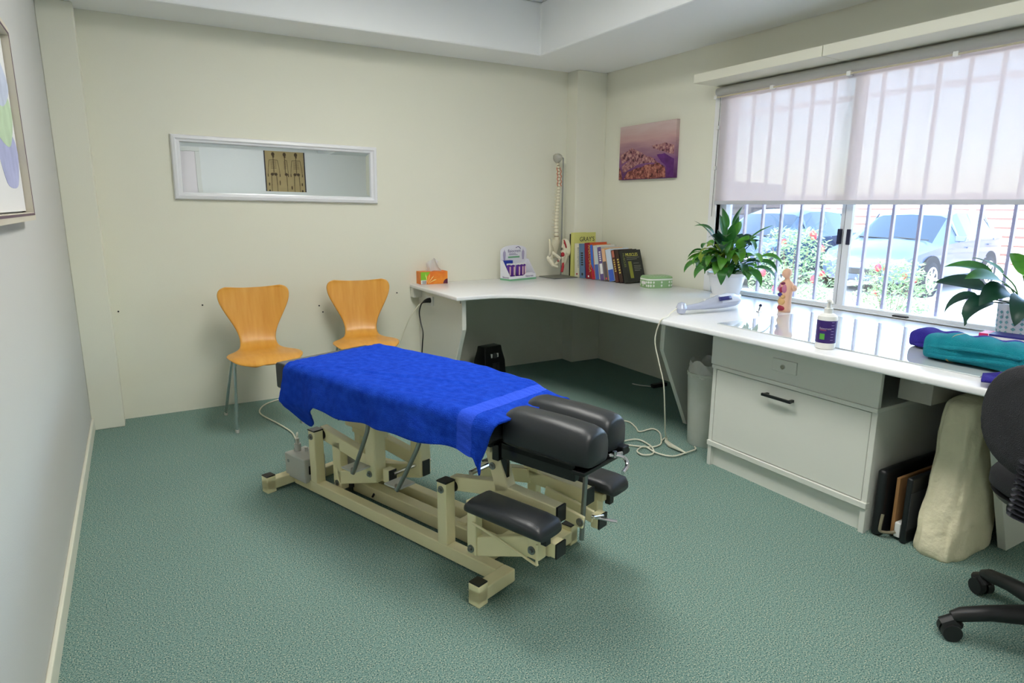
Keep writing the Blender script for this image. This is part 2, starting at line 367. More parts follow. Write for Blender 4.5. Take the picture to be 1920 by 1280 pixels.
def blob(cy, cz, ry, rz, x, col, name, rot=0):
    pts = [(cy + ry*math.cos(t)*(1+.12*math.sin(3*t+rot)), cz + rz*math.sin(t)*(1+.1*math.cos(2*t+rot))) for t in [i*2*math.pi/28 for i in range(28)]]
    B().prism(pts, x, x+.0006, 'yz').build('watercolour_patch', M(name, col, .85, noise=(12, tuple(min(255, c+26) for c in col), .25)), fp)
blob(.17, .19, .19, .10, .0142, (158, 162, 196), 'wash_violet'); blob(.14, .33, .2, .11, .0146, (172, 194, 160), 'wash_green', 1)
blob(.12, .43, .22, .085, .0150, (178, 186, 204), 'wash_blue', 2); blob(-.05, .47, .16, .05, .0154, (206, 190, 130), 'wash_ochre', 3)
# skeleton chart on the wall opposite the mirror
ch = thing('anatomy_chart', 'old beige hanging chart of three human skeletons', 'poster', (2.095, YF, 1.30))
rbox(-.288, .288, .002, .006, 0, 1.0).build('paper', M('aged_paper', (190, 170, 124), .8, noise=(5, (172, 150, 106), .3)), ch)
for s in (-1, 1): rbox(s*.288-.008, s*.288+.008, .002, .008, 0, 1.0).build('edge_band', M('chart_band', (30, 26, 48), .5), ch)
for z in (0, 1.0): B().tube([(-.31, .008, z), (.31, .008, z)], .009, 10).build('hanging_rod', black_pl, ch)
ink = M('chart_ink', (82, 66, 46), .8)
def skeleton(cx, side):
    b = B(); y = .0064
    def ell(x, z, rx, rz, n=14):
        b.add([(cx + x + rx*math.cos(2*math.pi*i/n), y, z + rz*math.sin(2*math.pi*i/n)) for i in range(n)], [tuple(range(n))])
    def ln(x0, z0, x1, z1, w=.007): b.bar((cx+x0, y, z0), (cx+x1, y, z1), w, .0004, (0, 1, 0))
    ell(0, .735, .024, .03); ell(.003, .70, .014, .016); ln(0, .69, 0, .45, .010)
    hw = .5 if side else 1
    for i in range(7): ln(-.042*hw, .63 - i*.017, .042*hw, .635 - i*.017, .0045)
    for s in ((1,) if side else (-1, 1)):
        ln(0, .655, s*.06*hw, .65); ln(s*.06*hw, .65, s*.075*hw, .55); ln(s*.075*hw, .55, s*.085*hw, .45, .006); ln(s*.085*hw, .45, s*.085*hw, .41, .012)
        ell(s*.025*hw, .445, .024, .022); ln(s*.035*hw, .43, s*.04*hw, .28, .009); ln(s*.04*hw, .28, s*.04*hw, .13); ln(s*.04*hw, .125, s*.05*hw, .11, .014)
    b.build('skeleton_drawing', ink, ch)
for cx, sd in ((-.165, 0), (0, 1), (.165, 0)): skeleton(cx, sd)
b = B()
for x, z, w, h in ((-.24,.3,.02,.05),(-.24,.2,.03,.04),(.24,.3,.02,.05),(.24,.2,.03,.04),(-.085,.32,.014,.08),(.085,.25,.02,.06),(.085,.15,.02,.03)):
    b.prism([(x + w/2*math.cos(t), z + h/2*math.sin(t)) for t in [i*math.pi/5 for i in range(10)]], .0062, .0066, 'xz')
b.build('bone_studies', ink, ch)

# ------------------------------------------------------------------ treatment table (local x = along the table, y = across, z = up)
TT = thing('treatment_table', 'cream steel chiropractic table with black vinyl pads', 'treatment table', (.668, 3.062, 0), math.atan2(-.9416, .3366))
def part(b, name, mat=cream, bevel=.004, **k): return b.build(name, mat, TT, bevel=bevel, **k)
for w0, w1, z1 in ((-.148, -.10, .062), (-.02, .035, .066), (.10, .148, .062)): part(rbox(.05 if w0 != -.02 else .33, 1.32 if w0 != -.02 else 1.17, w0, w1, .010, z1), 'base_rail')
for u0 in (0, 1.32):
    for s in (-1, 1):
        b = B(); b.box(u0, u0+.05, *(sorted((s*.10, s*.285))), .014, .062); b.box(u0, u0+.05, *(sorted((s*.24, s*.285))), 0, .078)
        f = part(b, 'base_foot'); e = rbox(u0+.002, u0+.048, *(sorted((s*.241, s*.284))), .078, .083).build('end_cap', black_pl, f, bevel=.001)
part(rbox(1.17, 1.22, -.10, .10, .010, .058), 'cross_bar'); part(rbox(.06, .10, -.10, .10, .010, .058), 'cross_bar'); part(rbox(.98, 1.03, .0, .10, .03, .075), 'cross_bar')
def bolt(u, w, z, s=-1, parent=TT, r=.014):
    B().disc((u, w, z), (0, s, 0), r, .004, 16).disc((u, w + s*.003, z), (0, s, 0), r*.55, .009, 6).build('bolt', steel, parent)
for u0 in (.19, 1.03):
    for s in (-1, 1):
        p = part(rbox(u0, u0+.048, *(sorted((s*.10, s*.148))), .06, .305), 'post')
        rbox(u0-.001, u0+.049, *(sorted((s*.099, s*.149))), .305, .311).build('end_cap', black_pl, p, bevel=.001)
        bolt(u0+.024, s*.148, .28, s, p)
        B().disc((u0+.036, s*.10, .28), (0, -s, 0), .022, .012, 16).build('bushing', black_pl, p)
for s, du in ((-1, 0), (1, .10)):
    y = s*.075
    b = B(); b.bar((.20+du*.4, y, .285), (.61+du, y, .225), .04, .06); b.box(.292+du*.4, .352+du*.4, y-.02, y+.02, .045, .27); b.bar((.33+du*.4, y, .10), (.60+du, y, .185), .04, .062)
    p = part(b, 'link_arm'); bolt(.32+du*.4, y + s*.02, .072, s, p)
    p = part(rbox(.555+du, .62+du, *(sorted((s*.05, s*.112))), .165, .515), 'lift_column', bevel=.008); bolt(.585+du, s*.112, .195, s, p)
part(B().bar((.25, .13, .10), (.55, .13, .13), .03, .04), 'link_arm')
part(rbox(.32, .62, -.04, .04, .44, .50), 'lift_crosshead'); part(B().tube([(.42, -.04, .405), (.42, .1, .405)], .006, 8), 'shaft', darkmetal, 0)
part(rbox(.22, .5, .03, .06, .29, .33), 'cross_member'); part(B().tube([(.30, -.06, .36), (.31, .16, .36)], .007, 8), 'shaft', darkmetal, 0)
p = part(rbox(.635, .675, -.085, -.045, .165, .225), 'pivot_block'); rbox(.674, .679, -.084, -.046, .166, .224).build('end_cap', black_pl, p)
part(B().tube([(.675, -.06, .205), (.695, .13, .215)], .009, 10), 'shaft', chrome, 0, smooth=True)
p = part(rbox(.68, .72, .06, .10, .165, .235), 'pivot_block'); rbox(.72, .725, .061, .099, .166, .234).build('end_cap', black_pl, p)
# linkage towards the head piece
part(B().bar((1.05, -.075, .285), (1.30, -.075, .335), .04, .055), 'link_arm'); part(B().bar((1.05, .075, .285), (1.30, .075, .335), .04, .055), 'link_arm')
part(B().tube([(1.12, -.06, .335), (1.12, .13, .335)], .010, 10), 'shaft', chrome, 0, smooth=True)
for s in (-1, 1):
    b = B(); b.bar((1.25, s*.085, .52), (1.315, s*.085, .335), .045, .062, (1, 0, 0)); b.bar((1.28, s*.085, .335), (1.545, s*.085, .325), .045, .052)
    p = part(b, 'head_support'); rbox(1.545, 1.552, *(sorted((s*.062, s*.108))), .296, .352).build('end_cap', black_pl, p); bolt(1.272, s*.108, .42, s, p, .013)
part(rbox(.95, 1.0, -.12, .12, .46, .51), 'cross_member'); part(rbox(1.24, 1.29, -.06, .06, .47, .51), 'cross_member')
for s in (-1, 1): part(B().bar((1.40, s*.028, .315), (1.60, s*.028, .285), .012, .045), 'fork_plate')
bolt(1.59, -.034, .287, -1, TT, .014)
part(B().tube([(1.575, 0, .205), (1.585, 0, .475)], .0085, 10), 'adjusting_rod', steel, 0, smooth=True)
part(B().tube([(1.60, .02, .29), (1.66, .045, .285), (1.67, .06, .28)], .006, 8).tube([(1.62, -.0, .30), (1.625, .05, .288)], .005, 8), 'clamp_lever', chrome, 0, smooth=True)
# arm rests
def armrest(s):
    def yy(a, c): return sorted((s*a, s*c))
    p = part(rbox(1.22, 1.262, *yy(.150, .185), .105, .285), 'armrest_bracket'); bolt(1.24, s*.185, .128, s, p); rbox(1.262, 1.29, *yy(.12, .15), .11, .15).build('stop_block', black_pl, p)
    part(B().bar((1.25, s*.165, .135), (1.52, s*.165, .235), .026, .07), 'armrest_strut')
    p = part(rbox(1.495, 1.54, *yy(.150, .19), .195, .30), 'armrest_upright'); bolt(1.512, s*.19, .225, s, p)
    p = part(rbox(1.545, 1.575, *yy(.10, .15), .20, .25), 'armrest_stop'); rbox(1.575, 1.581, *yy(.10, .15), .20, .25).build('end_cap', black_pl, p)
    part(rbox(1.22, 1.56, *yy(.15, .19), .278, .306), 'armrest_bar')
    rbox(1.555, 1.575, *yy(.175, .2), .265, .306).build('end_cap', black_pl, TT)
    # padded top: rounded loft
    rings = []
    for u in (1.278, 1.283, 1.30, 1.35, 1.45, 1.54, 1.585, 1.597, 1.60):
        e = min(u-1.278, 1.60-u); k = min(1, math.sqrt(max(e, 0)/.02)); hw = .052 + .013*k; th = .02 + .032*k
        ring_ = [];
        for i in range(20):
            t = 2*math.pi*i/20; c, sn = math.cos(t), math.sin(t)
            ring_.append((u, s*.205 + hw*math.copysign(abs(c)**.55, c), .306 + max(0, th*.5*(1 + math.copysign(abs(sn)**.7, sn)))))
        rings.append(ring_)
    part(B().loft(rings), 'armrest_pad', vinyl, 0, smooth=True, ang=1.0)
armrest(-1); armrest(1)
part(B().tube([(1.255, -.195, .235), (1.40, -.197, .215), (1.53, -.20, .19), (1.54, -.20, .20), (1.542, -.20, .26)], .0045, 8, smooth=4), 'wire_loop', cream, 0, smooth=True)
# foot levers
for pts, pu in (((( .70, -.2, .49), (.703, -.2, .455), (.684, -.2, .406), (.60, -.2, .245), (.588, -.2, .233), (.56, -.18, .232)), .555), (((1.004, -.2, .52), (1.003, -.2, .485), (.987, -.2, .435), (.878, -.2, .255), (.865, -.2, .243), (.84, -.18, .242)), .835)):
    p = part(B().tube(pts, .0085, 10, smooth=3), 'foot_lever', steel, 0, smooth=True)
    rbox(pu-.045, pu+.04, -.20, -.115, pts[-1][2]-.004, pts[-1][2]+.004).build('pedal', M('pedal_plate', (205, 205, 196), .4, .3), p, bevel=.002)
# motor and control box
part(B().lathe([(.045, .07), (.05, .075), (.05, .2), (.042, .215), (.02, .22)], 20, (.29, 0, 0)), 'motor', grey_pl, 0, smooth=True)
part(B().lathe([(.055, .03), (.055, .075)], 20, (.29, 0, 0)), 'motor_base', M('motor_dark', (60, 62, 66), .5), 0, smooth=True)
p = part(rbox(.018, .182, -.172, -.06, .05, .165), 'control_box', grey_pl, .006)
B().disc((.05, -.172, .13), (0, -1, 0), .008, .002).build('label_dot', steel, p)
B().tube([(.05, -.12, .165), (.05, -.12, .20)], .016, 12).tube([(.05, -.12, .20), (.05, -.12, .225)], .009, 10).build('cable_gland', grey_pl, p, smooth=True)
for k in range(3): B().tube([(.09+k*.03, -.10, .165), (.09+k*.03, -.10, .185)], .008, 8).build('socket', grey_pl, p)
rbox(.1825, .186, -.15, -.11, .09, .13).build('socket_plate', black_pl, p)
part(B().tube([(.14, -.10, .18), (.17, -.08, .25), (.23, -.05, .27), (.27, -.02, .2)], .006, 8, smooth=4), 'motor_cable', black_pl, 0, smooth=True)
part(B().tube([(.30, .06, .07), (.36, .03, .05), (.42, .05, .04), (.5, -.04, .04)], .005, 8, smooth=4), 'motor_cable', black_pl, 0, smooth=True)
# upholstery
def hwid(u): return interp([.12, .85, 1.12, 1.33], [.245, .255, .235, .19], u)
def pad(u0, u1, z0, z1, name, r=.022, n=24):
    prof = []; steps = [u0 + (u1-u0)*i/n for i in range(n+1)]
    outline = [(u, -hwid(u)) for u in steps] + [(u, hwid(u)) for u in reversed(steps)]
    part(B().prism(outline, z0, z1), name, vinyl, r, seg=4)
pad(.12, .238, .512, .628, 'end_cushion', .012, 2); pad(.246, 1.325, .525, .622, 'main_cushion')
outl = [(.2, -.17), (1.30, -.15), (1.30, .15), (.2, .17)]
part(B().prism(outl, .505, .525), 'seat_board', black, .003); part(rbox(.26, 1.28, -.13, -.09, .475, .505), 'top_rail'); part(rbox(.26, 1.28, .09, .13, .475, .505), 'top_rail')
for y0, off in ((-.142, -.018), (.008, -.045)):
    rings = []
    for u in (0, .004, .014, .04, .2, .30, .326, .338, .342):
        e = min(u, .342-u); k = min(1, math.sqrt(e/.03)) if e > 0 else 0
        hw = .055 + .0125*k; top = .625 + .022*k - (.006 if u > .28 else 0); bot = .525 - .004*k; rr = []
        for i in range(24):
            t = 2*math.pi*i/24; c, sn = math.cos(t), math.sin(t)
            zc = .573; zz = zc + (top-zc)*abs(sn)**.8 if sn >= 0 else zc - (zc-bot)*abs(sn)**.35
            cc = math.copysign(abs(c)**(.75 if sn >= 0 else .35), c)
            rr.append((1.352 + off + u, y0 + .0675 + hw*cc, zz))
        rings.append(rr)
    part(B().loft(rings), 'head_cushion', vinyl, 0, smooth=True, ang=1.1)
gloss_black = M('gloss_black', (16, 16, 18), .2)
b = B(); b.box(1.325, 1.625, -.125, -.10, .468, .522); b.box(1.30, 1.61, .10, .125, .468, .522); b.box(1.325, 1.625, -.125, .125, .500, .524)
part(b, 'head_frame', gloss_black, .003); part(rbox(1.62, 1.665, -.135, .14, .498, .512), 'head_tray', gloss_black, .003)
part(B().prism([(1.296, .51), (1.345, .505), (1.345, .40), (1.325, .44)], -.118, -.104, 'xz'), 'head_bracket', gloss_black, 0)
rbox(1.290, 1.318, -.132, -.095, .455, .515).build('head_bracket', gloss_black, TT, bevel=.003)
part(B().tube([(1.655, .03, .517), (1.675, .05, .515), (1.695, .06, .505), (1.71, .045, .49), (1.72, .0, .485)], .007, 10, smooth=4), 'release_handle', chrome, 0, smooth=True)
part(B().tube([(1.665, .04, .51), (1.665, .04, .53)], .008, 10).tube([(1.655, .02, .518), (1.675, .07, .518)], .006, 8), 'clamp_screw', chrome, 0, smooth=True)
part(rbox(1.63, 1.67, .085, .125, .50, .53), 'head_stop', black_pl, .004)

# ------------------------------------------------------------------ blue towel over the table
TW = thing('blue_towel', 'bright royal blue terry towel draped over the treatment table', 'towel', (.668, 3.062, 0), math.atan2(-.9416, .3366))
rg = random.Random(11); wav = [(rg.uniform(3, 22), rg.uniform(0, 6.3), rg.uniform(-14, 14), rg.uniform(.3, 1)) for _ in range(10)]
def towel_point(u, v, off=0):
    """v in [-1.. ] : signed arc distance across from the table's centre line (negative = near side)"""
    hw = hwid(u) + .012; zt = interp([.2, .9, 1.15, 1.36], [.640, .641, .634, .612], u); r = .03
    hem = interp([.235, .30, .39, .48, .61, .86, 1.05, 1.22, 1.28, 1.33, 1.375], [.175, .262, .17, .105, .118, .105, .10, .09, .10, .125, .15], u)
    top = hw - r; arc = r * math.pi / 2; s = -1 if v < 0 else 1
    d = abs(v) * (top + arc + (hem if s < 0 else .10))
    if d < top: w, z, nw, nz = d, zt, 0, 1
    elif d < top + arc: a = (d-top)/r; w, z, nw, nz = top + r*math.sin(a), zt - r + r*math.cos(a), math.sin(a), math.cos(a)
    else:
        h = d - top - arc; w, z, nw, nz = hw, zt - r - h, 1, 0
        flare = .010*math.sin(u*13+1) + .006*math.sin(u*31); w += flare*min(1, h/.06) + .10*h
        if h > .13 and s < 0 and u < .5: w -= (h-.13)*.75; z += (h-.13)*.08; nw, nz = .8, -.6
    n = sum(a*math.sin(f*u + p + g*v*.35) for f, p, g, a in wav)/10
    n2 = .0035*n + .0016*math.sin(48*u + 9*math.sin(7*v)) * math.sin(31*v+4*u) + (.0045*math.exp(-((v*.28+.05-.25*(u-.8))/.012)**2) if .55 < u < 1.1 else 0)
    q = off + n2 + .006
    uu = u
    if s < 0 and d > top: h = d - top; uu += -.045*min(1, h/.18)*max(0, 1-(u-.235)/.2)**1.5 - (.06*min(1, h/.15)*max(0, (u-1.28)/.09) if u > 1.28 else 0)
    return (uu, s*(w + nw*q), z + nz*q)
NU, NV = 150, 110
us = [.235 + (1.375-.235)*i/NU for i in range(NU+1)]; vs_ = [-1 + 2*j/NV for j in range(NV+1)]
terry = M('blue_terry', (22, 66, 206), .95, noise=(34, (40, 92, 232), .25), bump=(300, 1.0))
terry.node_tree.nodes['Principled BSDF'].inputs['Specular IOR Level'].default_value = .1
B().grid([[towel_point(u, v) for v in vs_] for u in us]).build('towel_cloth', terry, TW, smooth=True, solid=.007, ang=0)
us2 = [1.225 + .055*i/8 for i in range(9)]
B().grid([[towel_point(u, v, .0042) for v in vs_] for u in us2]).build('border_band', M('blue_band', (28, 76, 214), .9, bump=(160, .3)), TW, smooth=True, ang=0)

# ------------------------------------------------------------------ plywood chairs
ply = bpy.data.materials.new('beech_ply'); ply.use_nodes = True
def woodify(m, c1, c2, sc=(6, 40, 6), rough=.35):
    nt = m.node_tree; p = nt.nodes['Principled BSDF']; tc = nt.nodes.new('ShaderNodeTexCoord'); mp = nt.nodes.new('ShaderNodeMapping'); mp.inputs['Scale'].default_value = sc
    n = nt.nodes.new('ShaderNodeTexNoise'); n.inputs['Scale'].default_value = 2.2; n.inputs['Detail'].default_value = 6; n.inputs['Roughness'].default_value = .6
    r = nt.nodes.new('ShaderNodeValToRGB'); r.color_ramp.elements[0].position = .3; r.color_ramp.elements[1].position = .7; r.color_ramp.elements[0].color = lin(c1); r.color_ramp.elements[1].color = lin(c2)
    nt.links.new(tc.outputs['Object'], mp.inputs[0]); nt.links.new(mp.outputs[0], n.inputs['Vector']); nt.links.new(n.outputs['Fac'], r.inputs['Fac']); nt.links.new(r.outputs[0], p.inputs['Base Color']); p.inputs['Roughness'].default_value = rough
    return m
woodify(ply, (214, 148, 52), (228, 168, 74), (14, 3, 1.2)); MATS['beech_ply'] = ply
PY = [-.29, -.283, -.265, -.23, -.17, -.08, .02, .10, .155, .195, .218, .234, .25, .262, .269, .273, .2755, .277, .278]
PZ = [.430, .434, .441, .449, .455, .450, .441, .437, .444, .468, .505, .56, .64, .705, .748, .772, .786, .794, .798]
PW = [.075, .112, .148, .178, .199, .208, .196, .150, .118, .106, .108, .126, .168, .199, .209, .207, .198, .184, .160]
def chair_shell():
    n = len(PY); rows = []; pts = [Vector((0, PY[i], PZ[i])) for i in range(n)]; wp = [Vector((PW[i], 0, 0)) for i in range(n)]
    P = spline(pts, 3); W = [max(.05, w.x) for w in spline(wp, 3)]
    for i, p in enumerate(P):
        t = i/(len(P)-1); row = []
        for j in range(15):
            s = -1 + 2*j/14; x = s*W[i]
            if t < .5: zz = p.z - .010*s*s*(1-t*1.6); yy = p.y + .02*s*s*max(0, 1-t/.3)
            else: zz = p.z + .010*s*s*max(0, (t-.8)/.2); yy = p.y - .020*s*s*min(1, (t-.5)/.2)
            row.append((x, yy, zz))
        rows.append(row)
    return B().grid(rows)
def make_chair(loc, rz, label):
    t = thing('plywood_chair', label, 'chair', loc, rz, 'moulded plywood chairs against the back wall')
    chair_shell().build('seat_shell', ply, t, smooth=True, solid=.011, subsurf=1, ang=0)
    for sx in (-1, 1):
        for sy, fy, ty, fx, ax in ((-1, -.095, -.15, .185, .163), (1, .285, .045, .215, .160)):
            l = B().tube([(sx*.03, ty*.35+.03, .423), (sx*(ax-.02), ty*.85+.02, .424), (sx*ax, ty+.015, .418), (sx*(ax+.01), ty+.015+(.02 if sy > 0 else .004), .395), (sx*fx, fy, .012)], .0085, 10, smooth=4).build('leg', chrome, t, smooth=True)
            B().tube([(sx*fx, fy, .0), (sx*fx, fy, .018)], .011, 10).build('foot_cap', grey_pl, l)
            B().tube([(sx*(ax-.03), ty+.02, .424), (sx*(ax-.03), ty+.02, .434)], .008, 8).build('rubber_pad', black_pl, l)
    B().disc((0, .03, .415), (0, 0, 1), .055, .022, 20).build('mounting_plate', black_pl, t)
    return t
make_chair((.60, 3.95, 0), math.radians(-2), 'plywood chair standing farther from the desk')
make_chair((1.235, 4.005, 0), math.radians(-11), 'plywood chair standing nearer to the desk')

# ------------------------------------------------------------------ desk and cabinet
DZ = .732
DK = thing('corner_desk', 'large white L-shaped corner desk with a curved front edge', 'desk')
curve = spline([Vector(p) for p in ((1.86, 3.648, 0), (1.98, 3.642, 0), (2.09, 3.60, 0), (2.18, 3.50, 0), (2.235, 3.36, 0), (2.262, 3.18, 0), (2.276, 2.95, 0), (2.284, 2.70, 0), (2.295, 2.42, 0), (2.304, 2.1, 0))], 5)
poly = [(1.729, 4.458), (1.729, 3.65)] + [(p.x, p.y) for p in curve] + [(2.307, .45), (3.389, .45), (3.389, 4.316), (3.108, 4.316), (3.108, 4.458)]
B().prism(poly, .705, DZ).build('worktop', laminate, DK, bevel=.007, seg=3)
def leg_panel_x(y0, y1):   # panel across x with a kinked front edge
    B().prism([(2.585, .7048), (2.575, .49), (2.80, 0), (3.398, 0), (3.398, .7048)], y0, y1, 'xz').build('leg_panel', white_lam, DK, bevel=.002)
leg_panel_x(2.672, 2.704); leg_panel_x(.985, 1.015)
B().prism([(3.72, .7048), (3.72, .50), (3.95, 0), (4.458, 0), (4.458, .7048)], 1.80, 1.83, 'yz').build('leg_panel', white_lam, DK, bevel=.002)
rbox(1.735, 1.80, 4.40, 4.458, .635, .705).build('bracket', white_lam, DK, bevel=.002)
rbox(1.795, 1.80, 3.735, 3.742, .675, .705).build('fixing_pin', steel, DK)
B().disc((2.33, 1.14, .7055), (0, 0, -1), .008, .006, 10).build('screw_cap', white_pl, DK)

CB = thing('filing_cabinet', 'white laminate cabinet with one drawer and filing door under desk', 'cabinet', (2.443, 1.76, 0))
b = B(); b.box(.018, .54, -.413, -.395, 0, .512); b.box(.018, .54, .395, .413, 0, .512); b.box(.53, .54, -.40, .40, .0, .512); b.box(.02, .54, -.40, .40, .107, .13)
b.build('body', white_lam, CB, bevel=.002)
rbox(0, .02, -.418, -.395, 0, .512).build('stile', white_lam, CB, bevel=.0015); rbox(0, .02, .396, .418, 0, .512).build('stile', white_lam, CB, bevel=.0015)
rbox(-.008, .56, -.42, .42, .512, .531).build('shelf_rail', white_lam, CB, bevel=.003)
rbox(-.008, .02, -.42, .42, .107, .134).build('bottom_rail', white_lam, CB, bevel=.003)
rbox(.022, .036, -.395, .395, 0, .107).build('plinth', white_lam, CB)
dw = rbox(-.004, .016, -.418, .43, .5315, .7045).build('drawer', white_lam, CB, bevel=.002)
pk = rbox(-.012, -.004, -.053, .071, .58, .637).build('lock_plate', white_lam, dw, bevel=.002)
B().disc((-.012, .012, .606), (-1, 0, 0), .010, .008, 14).build('lock_knob', chrome, dw)
dd = rbox(.0, .018, -.393, .393, .137, .508).build('door', white_lam, CB, bevel=.0015)
b = B(); b.box(-.036, -.024, -.055, .098, .456, .468); b.box(-.03, 0, -.05, -.038, .456, .468); b.box(-.03, 0, .08, .092, .456, .468)
b.build('handle', darkmetal, dd, bevel=.001)
rbox(.10, .5, -.555, -.43, .565, .7045).build('drawer_box', M('drawer_grey', (170, 165, 155), .5), CB, bevel=.002)

# glass protector
tag(rbox(2.45, 3.165, 1.02, 2.18, DZ+.0005, DZ+.0055).build('glass_sheet', M('desk_glass', (208, 216, 218), .03, spec=.9, coat=.6), bevel=.001), 'clear glass sheet lying on the white desk by the window', 'glass sheet')

# ------------------------------------------------------------------ things on the desk
# tissue box
t = thing('tissue_box', 'orange and green tissue box at the left end of desk', 'tissue box', (1.886, 4.40, DZ), math.radians(-3))
rbox(-.105, .105, -.048, .048, 0, .092).build('carton', M('carton_orange', (226, 110, 28), .5, noise=(16, (240, 150, 44), .2)), t, bevel=.002)
fr = -.0486
B().prism([(-.104, .032), (-.104, .091), (-.03, .091), (-.055, .06), (-.06, .032)], fr, fr+.0004, 'xz').build('green_panel', M('carton_green', (128, 190, 40), .5), t)
B().prism([(-.104, .002), (-.104, .032), (-.062, .032), (-.062, .002)], fr, fr+.0004, 'xz').build('barcode_panel', M('carton_white', (228, 232, 232), .5), t)
b = B()
for k in range(6): b.prism([(-.092+k*.005, .004), (-.092+k*.005, .028), (-.0895+k*.005, .028), (-.0895+k*.005, .004)], fr-.0004, fr, 'xz')
b.build('barcode', black, t)
b = B()
for k, a in enumerate((20, 45, 70, 95)):
    a = math.radians(a); b.prism([(-.05, .006), (-.05+.075*math.cos(a)-.01*math.sin(a), .01+.07*math.sin(a)), (-.05+.06*math.cos(a+.2), .006+.055*math.sin(a+.2))], fr-.0006-k*.0001, fr, 'xz')
b.build('flower_print', M('carton_cream', (250, 232, 150), .5), t)
B().prism([(.104 - .035*math.cos(x), .002 + .035*math.sin(x)) for x in [i*math.pi/2/8 for i in range(9)]] + [(.104, .002)], fr-.0003, fr, 'xz').build('corner_print', M('carton_plum', (92, 28, 60), .5), t)
rows = []
for i in range(10):
    a = i/9; rows.append([((-.055 + .11*s/8)*(1-.3*a) + .012*math.sin(5*a+s) + .015*a, .026*math.sin(s*1.3+3*a)*(1-.3*a), .088 + .10*a*(1-.3*((s-4)/4)**2)) for s in range(9)])
B().grid(rows).build('tissue', M('tissue_white', (238, 238, 236), .9, trans=.3), t, smooth=True, ang=0)

# cream display stand with tubes
DS = thing('display_stand', 'white cardboard counter display holding purple cream tubes', 'display stand', (2.59, 4.33, DZ), math.radians(11))
DSM = Matrix.Translation((2.59, 4.33, DZ)) @ Matrix.Rotation(math.radians(11), 4, 'Z')
card = M('display_card', (232, 232, 240), .5); grn = M('display_green', (120, 178, 140), .5)
b = B(); b.box(-.135, .135, -.055, .06, 0, .004)
b.prism([(-.135, 0), (.135, 0), (.135, .225)] + [(.135*math.cos(a)*1.0, .225 + .04*math.sin(a)) for a in [math.pi*i/12 for i in range(1, 12)]] + [(-.135, .225)], .056, .06, 'xz')
for s in (-1, 1): b.prism([(-.055, 0), (.058, 0), (.058, .155), (.03, .15), (-.055, .035)], s*.135-.002, s*.135+.002, 'yz')
b.prism([(-.135, 0), (.135, 0), (.135, .04), (.09, .055), (.04, .055), (.0, .034), (-.135, .034)], -.057, -.053, 'xz')
b.build('card_tray', card, DS)
b = B(); b.box(-.137, .137, -.0585, -.057, 0, .014); b.box(-.1385, -.137, -.057, .058, 0, .014); b.build('green_band', grn, DS)
pur = M('print_purple', (70, 40, 120), .5)
text('fisiocrem', .036, pur, DS, (-.062, .0555, .208), (1, 0, 0), (0, 0, 1)); text('fisiocrem', .022, pur, DS, (.025, -.0575, .022), (1, 0, 0), (0, 0, 1)); text('fisiocrem', .02, pur, DS, (-.1375, .03, .018), (0, -1, 0), (0, 0, 1))
b = B(); b.box(-.06, .06, .0548, .0556, .165, .178); b.build('green_stripe', grn, DS)
b = B()
for s in (-1, 1):
    x = s*.098; b.prism([(x-.008, .15), (x-.014, .19), (x-.013, .212), (x-.004, .222), (x, .235), (x+.004, .222), (x+.013, .212), (x+.014, .19), (x+.008, .15)], .0552, .0558, 'xz')
b.build('figure_print', M('print_lilac', (176, 168, 200), .6), DS)
b = B()
for z, w in ((.197, .07), (.188, .09)): b.box(-.05, -.05+w, .0550, .0556, z, z+.003)
b.build('print_line', pur, DS)
swp = B().tube([(.02, .0545, .243), (.045, .0545, .251), (.062, .0545, .243), (.07, .0545, .232)], .0022, 6, smooth=4).build('swoosh', MATS['print_purple'], DS)
tag(rbox(-.042, .042, -.018, .018, 0, .145).build('blue_carton', M('carton_blue', (34, 58, 170), .5), bevel=.001), 'small blue carton standing inside the cream display', 'box').matrix_world = DSM @ Matrix.Translation((-.085, .035, .005))
tube_m = M('tube_purple', (76, 26, 130), .35, noise=(25, (96, 36, 150), .2))
def cream_tube(x, y, k):
    t = thing('cream_tube', 'purple cream tube, %s in the white cardboard display' % ('leftmost', 'second from left', 'middle one', 'second from right', 'rightmost')[k], 'tube', (0, 0, 0), 0, 'cream tubes in the display')
    t.matrix_world = DSM @ Matrix.Translation((x, y, .005))
    rings = []
    for z, rx, ry in ((.022, .014, .014), (.03, .017, .016), (.08, .019, .011), (.115, .021, .002)):
        rings.append([(rx*math.cos(a), ry*math.sin(a), z) for a in [2*math.pi*i/14 for i in range(14)]])
    B().loft(rings).build('tube_body', tube_m, t, smooth=True)
    rbox(-.021, .021, -.002, .002, .112, .125).build('crimp', white_pl, t)
    B().lathe([(.012, 0), (.013, .022)], 12).build('cap', white_pl, t)
    rbox(-.006, .007, -.0172, -.0165, .035, .10).build('tube_label', M('tube_label_pink', (226, 190, 196), .5), t)
for k, (x, y) in enumerate(((-.105, -.005), (-.075, -.018), (-.03, -.028), (.012, -.022), (.045, -.012))): cream_tube(x, y, k)

